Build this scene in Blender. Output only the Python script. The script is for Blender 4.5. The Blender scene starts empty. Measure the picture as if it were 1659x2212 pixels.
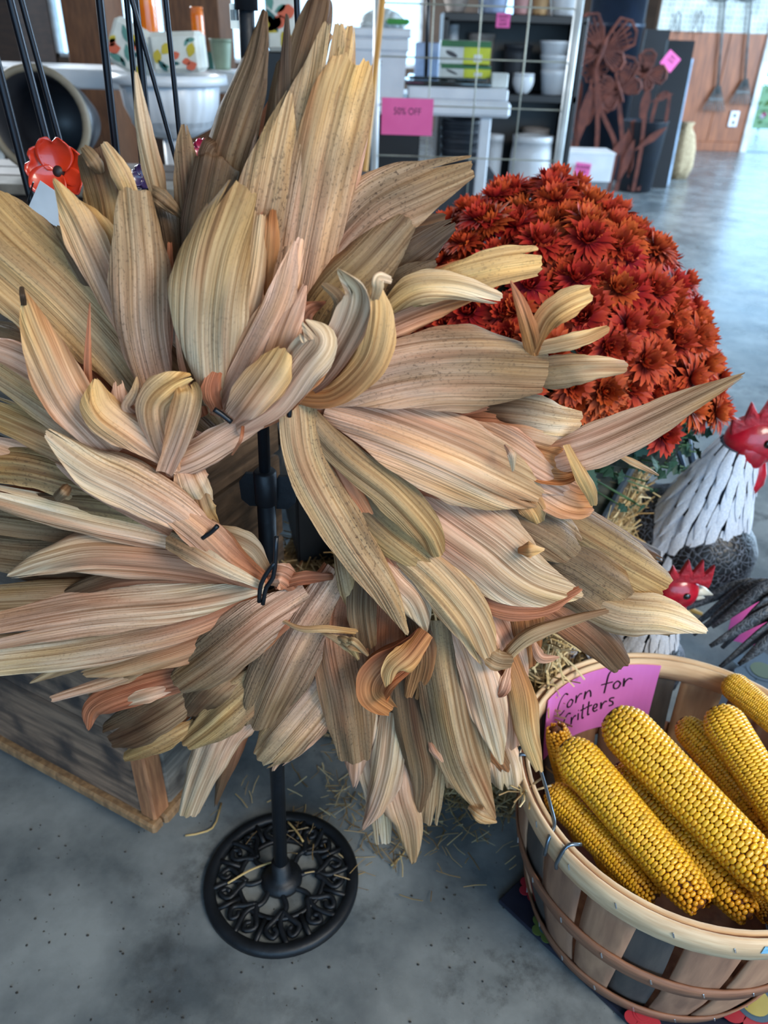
import bpy, math, random
from mathutils import Vector, Matrix
random.seed(7)
SC = bpy.context.scene
COL = SC.collection
# ------------------------------------------------------------------ camera
FPX, CX, CY, CAMH = 1650.0, 829.5, 1106.0, 1.05
PITCH, ROLL = math.radians(32), math.radians(1.9)
_fw = Vector((0, math.cos(PITCH), -math.sin(PITCH)))
_r0 = Vector((1, 0, 0)); _d0 = Vector((0, -math.sin(PITCH), -math.cos(PITCH)))
_rt = _r0 * math.cos(ROLL) - _d0 * math.sin(ROLL)
_dn = _d0 * math.cos(ROLL) + _r0 * math.sin(ROLL)
EYE = Vector((0, 0, CAMH))
cam = bpy.data.objects.new('camera', bpy.data.cameras.new('camera'))
COL.objects.link(cam)
cam.data.sensor_fit = 'VERTICAL'; cam.data.sensor_height = 36.0; cam.data.sensor_width = 27.0
cam.data.lens = FPX / 2212 * 36.0
cam.data.clip_start = 0.02
_m = Matrix((_rt, -_dn, -_fw)).transposed().to_4x4(); _m.translation = EYE
cam.matrix_world = _m
cam.data.dof.use_dof = True; cam.data.dof.focus_distance = 0.74; cam.data.dof.aperture_fstop = 6.5
SC.camera = cam
# ------------------------------------------------------------------ light
SC.view_settings.view_transform = 'Standard'; SC.view_settings.look = 'None'
SC.view_settings.gamma = 1.0; SC.view_settings.exposure = 0.0; SC.view_settings.use_curve_mapping = False
W = bpy.data.worlds.new('sky'); SC.world = W; W.use_nodes = True
_bg = W.node_tree.nodes['Background']
_bg.inputs[0].default_value = (0.40, 0.69, 1.0, 1); _bg.inputs[1].default_value = 4.2
def area(name, loc, target, sx, sy, power, color):
    l = bpy.data.lights.new(name, 'AREA'); l.shape = 'RECTANGLE'; l.size = sx; l.size_y = sy
    l.energy = power; l.color = color
    o = bpy.data.objects.new(name, l); COL.objects.link(o); o.location = loc
    o.rotation_euler = (Vector(target) - Vector(loc)).to_track_quat('-Z', 'Y').to_euler()
    return o
area('added_key_light', (1.85, -1.15, 2.75), (0.05, 0.8, 0.5), 1.5, 1.1, 138, (1.0, 0.92, 0.80))  # key area lamp added behind the camera to light the wreath from upper right
area('side_door_daylight', (5.6, 5.5, 2.2), (1.0, 6.0, 0.3), 4.0, 3.0, 900, (0.60, 0.80, 1.0))
area('window_daylight', (-3.6, 6.5, 2.4), (0.0, 5.5, 0.6), 3.0, 1.6, 600, (0.85, 0.93, 1.0))

# ------------------------------------------------------------------ pixel helpers (placement aid)
def ray(x, y): return _fw + _rt * ((x - CX) / FPX) + _dn * ((y - CY) / FPX)
def az(x, y, z):
    r = ray(x, y); return EYE + r * ((z - CAMH) / r.z)
def ay(x, y, Y):
    r = ray(x, y); return EYE + r * (Y / r.y)
def pxm(p, n=1.0):            # metres covered by n pixels at point p
    return n * ((Vector(p) - EYE).dot(_fw)) / FPX

# ------------------------------------------------------------------ materials
def srgb(c):
    return tuple(((v / 255) / 12.92 if v / 255 <= 0.04045 else ((v / 255 + 0.055) / 1.055) ** 2.4) for v in c[:3])
def rgba(c): return (*srgb(c), 1)
MATS = {}
def nd(nt, t, **kw):
    n = nt.nodes.new(t)
    for k, v in kw.items():
        if hasattr(n, k): setattr(n, k, v)
        else: n.inputs[k].default_value = v
    return n
def mat(name, c, rough=0.6, metal=0.0, c2=None, scale=8.0, stretch=(1, 1, 1), bump=0.0, detail=4, lo=0.35, hi=0.65,
        spec=0.5, emit=0.0, c3=None, s3=30.0, t3=(0.55, 0.7), coat=0.0, alpha=1.0):
    if name in MATS: return MATS[name]
    m = bpy.data.materials.new(name); m.use_nodes = True; nt = m.node_tree
    b = nt.nodes['Principled BSDF']; L = nt.links.new
    b.inputs['Base Color'].default_value = rgba(c); b.inputs['Roughness'].default_value = rough
    b.inputs['Metallic'].default_value = metal; b.inputs['Specular IOR Level'].default_value = spec
    b.inputs['Coat Weight'].default_value = coat; b.inputs['Alpha'].default_value = alpha
    if emit:
        b.inputs['Emission Color'].default_value = rgba(c); b.inputs['Emission Strength'].default_value = emit
    if c2 is None: c2 = tuple(v * 0.82 for v in c)
    tc = nd(nt, 'ShaderNodeTexCoord'); mp = nd(nt, 'ShaderNodeMapping'); mp.inputs['Scale'].default_value = stretch
    L(tc.outputs['Object'], mp.inputs['Vector'])
    no = nd(nt, 'ShaderNodeTexNoise'); no.inputs['Scale'].default_value = scale; no.inputs['Detail'].default_value = detail
    L(mp.outputs[0], no.inputs['Vector'])
    cr = nd(nt, 'ShaderNodeValToRGB'); e = cr.color_ramp.elements
    e[0].position = lo; e[1].position = hi; e[0].color = rgba(c2); e[1].color = rgba(c)
    L(no.outputs['Fac'], cr.inputs[0]); out = cr.outputs[0]
    if c3 is not None:
        n3 = nd(nt, 'ShaderNodeTexNoise'); n3.inputs['Scale'].default_value = s3; n3.inputs['Detail'].default_value = 5
        L(tc.outputs['Object'], n3.inputs['Vector'])
        r3 = nd(nt, 'ShaderNodeValToRGB'); r3.color_ramp.elements[0].position = t3[0]; r3.color_ramp.elements[1].position = t3[1]
        L(n3.outputs['Fac'], r3.inputs[0])
        mx = nd(nt, 'ShaderNodeMix', data_type='RGBA'); L(r3.outputs[0], mx.inputs[0]); L(out, mx.inputs[6])
        mx.inputs[7].default_value = rgba(c3); out = mx.outputs[2]
    L(out, b.inputs['Base Color'])
    if bump:
        bp = nd(nt, 'ShaderNodeBump'); bp.inputs['Strength'].default_value = bump; bp.inputs['Distance'].default_value = 0.01
        L(no.outputs['Fac'], bp.inputs['Height']); L(bp.outputs[0], b.inputs['Normal'])
    MATS[name] = m
    return m
def vcol_mat(name, rough=0.55, spec=0.4, trans=0.0, coat=0.0, varamp=0.0):
    """colour comes from the mesh's pigment attribute"""
    if name in MATS: return MATS[name]
    m = bpy.data.materials.new(name); m.use_nodes = True; nt = m.node_tree; L = nt.links.new
    b = nt.nodes['Principled BSDF']; b.inputs['Roughness'].default_value = rough
    b.inputs['Specular IOR Level'].default_value = spec; b.inputs['Coat Weight'].default_value = coat
    at = nd(nt, 'ShaderNodeVertexColor'); at.layer_name = 'pigment'; out = at.outputs['Color']
    if varamp:
        oi = nd(nt, 'ShaderNodeObjectInfo'); hs = nd(nt, 'ShaderNodeHueSaturation')
        mr = nd(nt, 'ShaderNodeMapRange'); mr.inputs[3].default_value = 0.5 - varamp * 0.04; mr.inputs[4].default_value = 0.5 + varamp * 0.04
        L(oi.outputs['Random'], mr.inputs[0]); L(mr.outputs[0], hs.inputs['Hue'])
        mv = nd(nt, 'ShaderNodeMapRange'); mv.inputs[3].default_value = 1 - varamp * 0.45; mv.inputs[4].default_value = 1 + varamp * 0.35
        L(oi.outputs['Random'], mv.inputs[0]); L(mv.outputs[0], hs.inputs['Value'])
        L(out, hs.inputs['Color']); out = hs.outputs[0]
    L(out, b.inputs['Base Color'])
    if trans:
        t = nd(nt, 'ShaderNodeBsdfTranslucent'); L(out, t.inputs[0]); mx = nd(nt, 'ShaderNodeMixShader'); mx.inputs[0].default_value = trans
        L(b.outputs[0], mx.inputs[1]); L(t.outputs[0], mx.inputs[2]); L(mx.outputs[0], nt.nodes['Material Output'].inputs[0])
    MATS[name] = m
    return m

# ------------------------------------------------------------------ mesh builder
class MB:
    def __init__(s): s.v = []; s.f = []; s.c = None
    def add(s, vs, fs, col=None):
        o = len(s.v); s.v += [Vector(p) for p in vs]; s.f += [[i + o for i in f] for f in fs]
        if col is not None:
            if s.c is None: s.c = [(1, 1, 1, 1)] * o
            s.c += [col] * len(vs) if isinstance(col[0], (int, float)) else list(col)
        return s
    def box(s, c, d, R=None, bev=0.0, col=None):
        c = Vector(c); hx, hy, hz = d[0] / 2, d[1] / 2, d[2] / 2; R = R or Matrix.Identity(3)
        if bev <= 0:
            vs = [(x * hx, y * hy, z * hz) for x in (-1, 1) for y in (-1, 1) for z in (-1, 1)]
            fs = [(0, 1, 3, 2), (4, 6, 7, 5), (0, 4, 5, 1), (2, 3, 7, 6), (0, 2, 6, 4), (1, 5, 7, 3)]
        else:
            b = min(bev, hx * .9, hy * .9, hz * .9); vs = []; idx = {}
            for x in (-1, 1):
                for y in (-1, 1):
                    for z in (-1, 1):
                        idx[x, y, z] = len(vs)
                        vs += [(x * hx, y * (hy - b), z * (hz - b)), (x * (hx - b), y * hy, z * (hz - b)), (x * (hx - b), y * (hy - b), z * hz)]
            fs = []
            for a in range(3):
                for sg in (-1, 1):
                    q = []
                    for (p, r) in ((-1, -1), (1, -1), (1, 1), (-1, 1)):
                        k = [0, 0, 0]; k[a] = sg; k[(a + 1) % 3] = p; k[(a + 2) % 3] = r; q.append(idx[tuple(k)] + a)
                    fs.append(q if sg > 0 else q[::-1])
            for a in range(3):
                b1, b2 = (a + 1) % 3, (a + 2) % 3
                for p in (-1, 1):
                    for r in (-1, 1):
                        k = [0, 0, 0]; k[b1] = p; k[b2] = r; k[a] = -1; i0 = idx[tuple(k)]; k[a] = 1; i1 = idx[tuple(k)]
                        q = [i0 + b1, i1 + b1, i1 + b2, i0 + b2]; fs.append(q if p * r < 0 else q[::-1])
            for k, i in idx.items():
                q = [i, i + 1, i + 2]; fs.append(q if k[0] * k[1] * k[2] > 0 else q[::-1])
        return s.add([c + R @ Vector(p) for p in vs], fs, col)
    def tube(s, pts, r, n=8, caps=True, col=None, flat=1.0):
        pts = [Vector(p) for p in pts]; N = len(pts); rs = r if isinstance(r, (list, tuple)) else [r] * N
        vs = []; up = None
        for i, p in enumerate(pts):
            t = (pts[min(i + 1, N - 1)] - pts[max(i - 1, 0)]).normalized()
            if up is None:
                up = Vector((0, 0, 1)) if abs(t.z) < .9 else Vector((1, 0, 0))
            a = t.cross(up)
            if a.length < 1e-6: a = t.orthogonal()
            a.normalize(); b = a.cross(t).normalized(); up = b
            for k in range(n):
                an = 2 * math.pi * k / n; vs.append(p + (a * math.cos(an) + b * math.sin(an) * flat) * rs[i])
        fs = [[i * n + k, i * n + (k + 1) % n, (i + 1) * n + (k + 1) % n, (i + 1) * n + k] for i in range(N - 1) for k in range(n)]
        if caps: fs += [list(range(n))[::-1], [(N - 1) * n + k for k in range(n)]]
        return s.add(vs, fs, col)
    def lathe(s, prof, c=(0, 0, 0), n=24, R=None, close=False, col=None, flute=0.0, nfl=0):
        c = Vector(c); R = R or Matrix.Identity(3); vs = []
        for (r, z) in prof:
            for k in range(n):
                an = 2 * math.pi * k / n; rr = r * (1 + flute * math.cos(nfl * an)) if nfl else r
                vs.append(c + R @ Vector((rr * math.cos(an), rr * math.sin(an), z)))
        m = len(prof)
        fs = [[i * n + k, i * n + (k + 1) % n, ((i + 1) % m) * n + (k + 1) % n, ((i + 1) % m) * n + k] for i in range(m if close else m - 1) for k in range(n)]
        if not close:
            if prof[0][0] > 1e-5: fs.append(list(range(n))[::-1])
            if prof[-1][0] > 1e-5: fs.append([(m - 1) * n + k for k in range(n)])
        return s.add(vs, fs, col)
    def ell(s, c, r, n=16, m=10, R=None, col=None):
        c = Vector(c); R = R or Matrix.Identity(3); vs = [c + R @ Vector((0, 0, r[2]))]
        for i in range(1, m):
            a = math.pi * i / m
            for k in range(n):
                b = 2 * math.pi * k / n
                vs.append(c + R @ Vector((r[0] * math.sin(a) * math.cos(b), r[1] * math.sin(a) * math.sin(b), r[2] * math.cos(a))))
        vs.append(c + R @ Vector((0, 0, -r[2]))); L = len(vs) - 1
        fs = [[0, 1 + k, 1 + (k + 1) % n] for k in range(n)]
        for i in range(m - 2):
            for k in range(n):
                fs.append([1 + i * n + k, 1 + (i + 1) * n + k, 1 + (i + 1) * n + (k + 1) % n, 1 + i * n + (k + 1) % n])
        fs += [[L, 1 + (m - 2) * n + (k + 1) % n, 1 + (m - 2) * n + k] for k in range(n)]
        return s.add(vs, fs, col)
    def plate(s, poly, o, ex, ey, th, col=None):
        """2-D outline extruded by th along the normal"""
        o = Vector(o); ex = Vector(ex); ey = Vector(ey); nn = ex.cross(ey).normalized(); k = len(poly)
        vs = [o + ex * x + ey * y for x, y in poly] + [o + ex * x + ey * y + nn * th for x, y in poly]
        fs = [list(range(k))[::-1], [k + i for i in range(k)]] + [[i, (i + 1) % k, k + (i + 1) % k, k + i] for i in range(k)]
        return s.add(vs, fs, col)
    def ribbon(s, pts, w, side, th=0.001, col=None):
        """flat strip along pts, width w (number or list) along side vector(s)"""
        pts = [Vector(p) for p in pts]; N = len(pts); vs = []
        for i, p in enumerate(pts):
            t = (pts[min(i + 1, N - 1)] - pts[max(i - 1, 0)]).normalized()
            sd = side(i) if callable(side) else Vector(side)
            sd = (sd - t * sd.dot(t)).normalized(); nn = t.cross(sd).normalized()
            ww = (w[i] if isinstance(w, (list, tuple)) else w) / 2
            vs += [p - sd * ww - nn * th / 2, p + sd * ww - nn * th / 2, p + sd * ww + nn * th / 2, p - sd * ww + nn * th / 2]
        fs = [[i * 4 + k, i * 4 + (k + 1) % 4, i * 4 + 4 + (k + 1) % 4, i * 4 + 4 + k] for i in range(N - 1) for k in range(4)]
        fs += [[3, 2, 1, 0], [(N - 1) * 4 + k for k in range(4)]]
        return s.add(vs, fs, col)
ORG = {}
def link(o, parent=None):
    COL.objects.link(o)
    if parent is not None: o.parent = parent
    return o
def tag(o, label, cat, group=None, kind=None):
    o['label'] = label
    if cat: o['category'] = cat
    if group: o['group'] = group
    if kind: o['kind'] = kind
    return o
def struct(o): o['kind'] = 'structure'; return o
def empty(name, loc, label=None, cat=None, group=None):
    o = bpy.data.objects.new(name, None); o.empty_display_size = 0.05; link(o); o.location = loc; ORG[o] = Vector(loc)
    if label: tag(o, label, cat, group)
    return o
def to_mesh(name, mb, org, smooth=False, m=None):
    me = bpy.data.meshes.new(name); me.from_pydata([tuple(v - org) for v in mb.v], [], mb.f)
    if smooth:
        me.polygons.foreach_set('use_smooth', [True] * len(me.polygons))
    if mb.c is not None:
        a = me.attributes.new('pigment', 'FLOAT_COLOR', 'POINT'); a.data.foreach_set('color', [x for c in mb.c for x in (c if len(c) == 4 else (*c, 1))])
    if m: me.materials.append(m)
    me.update()
    return me
def obj(name, mb, m, parent=None, smooth=False, label=None, cat=None, group=None, kind=None, org=None):
    """link what the builder holds (world coordinates) as ONE mesh object"""
    if parent is not None: o0 = ORG[parent]
    elif org is not None: o0 = Vector(org)
    else:
        xs = [v.x for v in mb.v]; ys = [v.y for v in mb.v]; zs = [v.z for v in mb.v]
        o0 = Vector(((min(xs) + max(xs)) / 2, (min(ys) + max(ys)) / 2, min(zs)))
    o = bpy.data.objects.new(name, to_mesh(name, mb, o0, smooth, m)); link(o, parent); ORG[o] = o0
    if parent is None: o.location = o0
    if label: tag(o, label, cat, group)
    if kind: o['kind'] = kind
    return o
def inst(name, me, M, parent):
    """a part that shares mesh data; M is a world matrix"""
    o = bpy.data.objects.new(name, me); link(o, parent)
    M = M.copy(); M.translation = M.translation - ORG[parent]; o.matrix_local = M
    return o
def frame(t, up=(0, 0, 1)):
    """3x3 with z along t"""
    z = Vector(t).normalized(); u = Vector(up)
    if abs(z.dot(u.normalized())) > .98: u = Vector((1, 0, 0))
    x = u.cross(z).normalized(); y = z.cross(x)
    return Matrix((x, y, z)).transposed()
def rz(a): return Matrix.Rotation(a, 3, 'Z')
def catmull(P, t):
    n = len(P) - 1; f = min(max(t, 0), 1) * n; i = min(int(f), n - 1); u = f - i
    p0 = P[i - 1] if i > 0 else P[0] * 2 - P[1]; p1 = P[i]; p2 = P[i + 1]; p3 = P[i + 2] if i + 2 <= n else P[n] * 2 - P[n - 1]
    return 0.5 * ((2 * p1) + (p2 - p0) * u + (2 * p0 - 5 * p1 + 4 * p2 - p3) * u * u + (3 * p1 - p0 - 3 * p2 + p3) * u * u * u)
def curve(P, n): P = [Vector(p) for p in P]; return [catmull(P, i / n) for i in range(n + 1)]
def lerp(a, b, t): return a + (b - a) * t
def sstep(x): x = min(max(x, 0), 1); return x * x * (3 - 2 * x)

# ================================================================== setting
def concrete():
    m = bpy.data.materials.new('concrete'); m.use_nodes = True; nt = m.node_tree; L = nt.links.new; b = nt.nodes['Principled BSDF']
    tc = nd(nt, 'ShaderNodeTexCoord')
    def noise(sc, det=6, rough=.6):
        n = nd(nt, 'ShaderNodeTexNoise'); n.inputs['Scale'].default_value = sc; n.inputs['Detail'].default_value = det; n.inputs['Roughness'].default_value = rough
        L(tc.outputs['Object'], n.inputs['Vector']); return n.outputs['Fac']
    def ramp(f, a, b_, ca, cb):
        r = nd(nt, 'ShaderNodeValToRGB'); r.color_ramp.elements[0].position = a; r.color_ramp.elements[1].position = b_
        r.color_ramp.elements[0].color = rgba(ca); r.color_ramp.elements[1].color = rgba(cb); L(f, r.inputs[0]); return r.outputs[0]
    base = ramp(noise(5.5), .35, .68, (78, 85, 90), (134, 140, 142))
    dirt = ramp(noise(14, 8, .7), .50, .66, (0, 0, 0), (255, 255, 255))
    big = ramp(noise(2.2, 3), .44, .58, (0, 0, 0), (255, 255, 255))
    mm = nd(nt, 'ShaderNodeMath', operation='MULTIPLY'); L(dirt, mm.inputs[0]); L(big, mm.inputs[1])
    mk = nd(nt, 'ShaderNodeMath', operation='MULTIPLY'); L(mm.outputs[0], mk.inputs[0]); mk.inputs[1].default_value = .7
    mx = nd(nt, 'ShaderNodeMix', data_type='RGBA'); L(mk.outputs[0], mx.inputs[0]); L(base, mx.inputs[6]); mx.inputs[7].default_value = rgba((46, 46, 47))
    spots = ramp(noise(120, 2), .70, .74, (0, 0, 0), (255, 255, 255))
    m2 = nd(nt, 'ShaderNodeMix', data_type='RGBA'); L(spots, m2.inputs[0]); L(mx.outputs[2], m2.inputs[6]); m2.inputs[7].default_value = rgba((60, 58, 52))
    L(m2.outputs[2], b.inputs['Base Color'])
    rr = nd(nt, 'ShaderNodeMapRange'); rr.inputs[3].default_value = .16; rr.inputs[4].default_value = .36; L(noise(3), rr.inputs[0]); L(rr.outputs[0], b.inputs['Roughness'])
    bp = nd(nt, 'ShaderNodeBump'); bp.inputs['Strength'].default_value = .12; bp.inputs['Distance'].default_value = .004; L(noise(60), bp.inputs['Height']); L(bp.outputs[0], b.inputs['Normal'])
    return m
fl = MB().box((0.5, 5.0, -0.05), (16, 16, 0.1)); struct(obj('floor', fl, concrete()))
wallm = mat('painted_wall', (92, 74, 62), .8, c2=(80, 64, 54))
ceilm = mat('ceiling_boards', (150, 150, 148), .9)
struct(obj('ceiling', MB().box((0.5, 4.2, 3.05), (12, 14.4, .1)), ceilm))
# back wall: piers and lintels leave two window openings
YB = 11.2
bw = MB()
bw.box((-4.9, YB, 1.5), (1.2, .14, 3.0)).box((-2.45, YB, 1.5), (.55, .14, 3.0)).box((.62, YB, 1.5), (.7, .14, 3.0)).box((2.4, YB, 1.5), (2.0, .14, 3.0))
bw.box((-3.5, YB, .35), (1.7, .14, .7)).box((-.95, YB, .35), (2.5, .14, .7)).box((-1.5, YB, 2.75), (6.0, .14, .5)).box((1.2, YB, .4), (.6, .14, .8)).box((1.2, YB, 2.6), (.6, .14, .8))
struct(obj('wall_back', bw, wallm))
struct(obj('wall_front_added', MB().box((-3.6, -3.0, 1.5), (4.0, .14, 3.0)).box((5.7, -3.0, 1.5), (1.8, .14, 3.0)).box((1.6, -3.0, 2.85), (6.6, .14, .3)), wallm))  # unseen wall added behind the camera to cut the frontal sky fill
struct(obj('wall_side', MB().box((6.5, -.2, 1.5), (.14, 5.6, 3.0)).box((6.5, 6.0, 2.8), (.14, 6.8, .4)).box((6.5, 10.3, 1.5), (.14, 1.8, 3.0)), wallm))
struct(obj('wall_left', MB().box((-5.5, 4.2, 1.5), (.14, 14.4, 3.0)), wallm))
frm = mat('window_paint', (215, 218, 222), .5)
def window(n, x0, x1, z0, z1):
    w = struct(obj('window_%d' % n, MB().box(((x0 + x1) / 2, YB, z0 + .02), (x1 - x0, .16, .04)).box(((x0 + x1) / 2, YB, z1 - .02), (x1 - x0, .16, .04))
               .box((x0 + .02, YB, (z0 + z1) / 2), (.04, .16, z1 - z0)).box((x1 - .02, YB, (z0 + z1) / 2), (.04, .16, z1 - z0)), frm))
    obj('mullion', MB().box(((x0 + x1) / 2, YB, (z0 + z1) / 2), (.035, .08, z1 - z0 - .08)), frm, w)
    g = mat('window_glass', (235, 245, 250), .02, alpha=.12)
    for k in (0, 1):
        a = lerp(x0, x1, .5 * k) + .03; b = lerp(x0, x1, .5 * k + .5) - .03
        obj('pane', MB().box(((a + b) / 2, YB, (z0 + z1) / 2), (b - a, .006, z1 - z0 - .08)), g, w)
window(1, -4.3, -2.75, .7, 2.5); window(2, -2.15, .27, .7, 2.5); window(3, .95, 1.5, .8, 2.2)

# ================================================================== corn-husk wreath
def husk_material():
    m = bpy.data.materials.new('dry_husk'); m.use_nodes = True; nt = m.node_tree; L = nt.links.new; b = nt.nodes['Principled BSDF']
    uv = nd(nt, 'ShaderNodeUVMap'); uv.uv_map = 'UVMap'; oi = nd(nt, 'ShaderNodeObjectInfo')
    at = nd(nt, 'ShaderNodeVertexColor'); at.layer_name = 'pigment'
    off = nd(nt, 'ShaderNodeMath', operation='MULTIPLY'); L(oi.outputs['Random'], off.inputs[0]); off.inputs[1].default_value = 57.0
    def noise(sx, sy, det=3, rough=.55, dist=0):
        mp = nd(nt, 'ShaderNodeMapping'); mp.inputs['Scale'].default_value = (sx, sy, 1); L(uv.outputs[0], mp.inputs[0])
        n = nd(nt, 'ShaderNodeTexNoise'); n.noise_dimensions = '4D'; n.inputs['Scale'].default_value = 1; n.inputs['Detail'].default_value = det
        n.inputs['Roughness'].default_value = rough; n.inputs['Distortion'].default_value = dist
        L(mp.outputs[0], n.inputs['Vector']); L(off.outputs[0], n.inputs['W']); return n.outputs['Fac']
    def rng(f, a, b_, c, d):
        r = nd(nt, 'ShaderNodeMapRange'); r.clamp = True
        for i, v in enumerate((a, b_, c, d)): r.inputs[i + 1].default_value = v
        L(f, r.inputs[0]); return r.outputs[0]
    def mul(a, b_):
        n = nd(nt, 'ShaderNodeMath', operation='MULTIPLY'); L(a, n.inputs[0])
        if isinstance(b_, float): n.inputs[1].default_value = b_
        else: L(b_, n.inputs[1])
        return n.outputs[0]
    def mix(f, a, b_, col=None):
        n = nd(nt, 'ShaderNodeMix', data_type='RGBA'); L(f, n.inputs[0]); L(a, n.inputs[6])
        if col: n.inputs[7].default_value = rgba(col)
        else: L(b_, n.inputs[7])
        return n.outputs[2]
    # uv is in metres (u across, v along)
    fine = noise(1100, 9, 2); veins = noise(420, 3.0, 3); streak = noise(110, 4, 3)
    blot = noise(32, 10, 4); grit = noise(560, 300, 3, .6)
    hue = noise(60, 6, 3); hue2 = noise(75, 5, 3, .6, .3)
    def mulc(f, a, k):
        n = nd(nt, 'ShaderNodeMix', data_type='RGBA'); n.blend_type = 'MULTIPLY'; L(f, n.inputs[0]); L(a, n.inputs[6]); n.inputs[7].default_value = (*k, 1); return n.outputs[2]
    c = mulc(rng(hue, .50, .68, 0, .8), at.outputs['Color'], (1.0, .86, .58))
    c = mulc(rng(hue, .47, .30, 0, .75), c, (.86, .58, .48))
    c = mulc(rng(hue2, .53, .72, 0, .85), c, (1.30, 1.38, 1.5))
    c = mulc(rng(hue2, .47, .28, 0, .9), c, (.50, .44, .38))
    c = mulc(rng(veins, .36, .54, .85, 0), c, (.46, .36, .27))
    c = mulc(rng(streak, .55, .75, 0, .8), c, (1.3, 1.36, 1.45))
    mould = mul(rng(blot, .47, .72, 0, .9), at.outputs['Alpha'])
    c = mix(mould, c, None, (112, 94, 72))
    sp = mul(rng(grit, .55, .63, 0, .9), mul(rng(blot, .38, .62, .1, 1), at.outputs['Alpha']))
    c = mix(sp, c, None, (74, 54, 40))
    c = mix(rng(fine, .40, .26, 0, .35), c, None, (96, 68, 46))
    L(c, b.inputs['Base Color']); b.inputs['Roughness'].default_value = .62; b.inputs['Specular IOR Level'].default_value = .28
    ad = nd(nt, 'ShaderNodeMath', operation='ADD'); L(veins, ad.inputs[0]); L(mul(fine, .5), ad.inputs[1])
    bp = nd(nt, 'ShaderNodeBump'); bp.inputs['Strength'].default_value = .8; bp.inputs['Distance'].default_value = .003
    L(ad.outputs[0], bp.inputs['Height']); L(bp.outputs[0], b.inputs['Normal'])
    t = nd(nt, 'ShaderNodeBsdfTranslucent'); L(c, t.inputs[0]); mx = nd(nt, 'ShaderNodeMixShader'); mx.inputs[0].default_value = .13
    L(b.outputs[0], mx.inputs[1]); L(t.outputs[0], mx.inputs[2]); L(mx.outputs[0], nt.nodes['Material Output'].inputs[0])
    return m
HUSK = husk_material()
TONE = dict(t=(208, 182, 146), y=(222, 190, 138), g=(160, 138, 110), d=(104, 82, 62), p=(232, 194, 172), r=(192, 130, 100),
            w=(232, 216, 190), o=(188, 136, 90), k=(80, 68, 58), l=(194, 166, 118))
WY = 0.605
wreath = empty('corn_husk_wreath', (-0.10, 0.62, 0.66), 'large wreath of dried tan and pink corn husks hung on the black stand', 'wreath')
_hr = random.Random(11)
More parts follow.
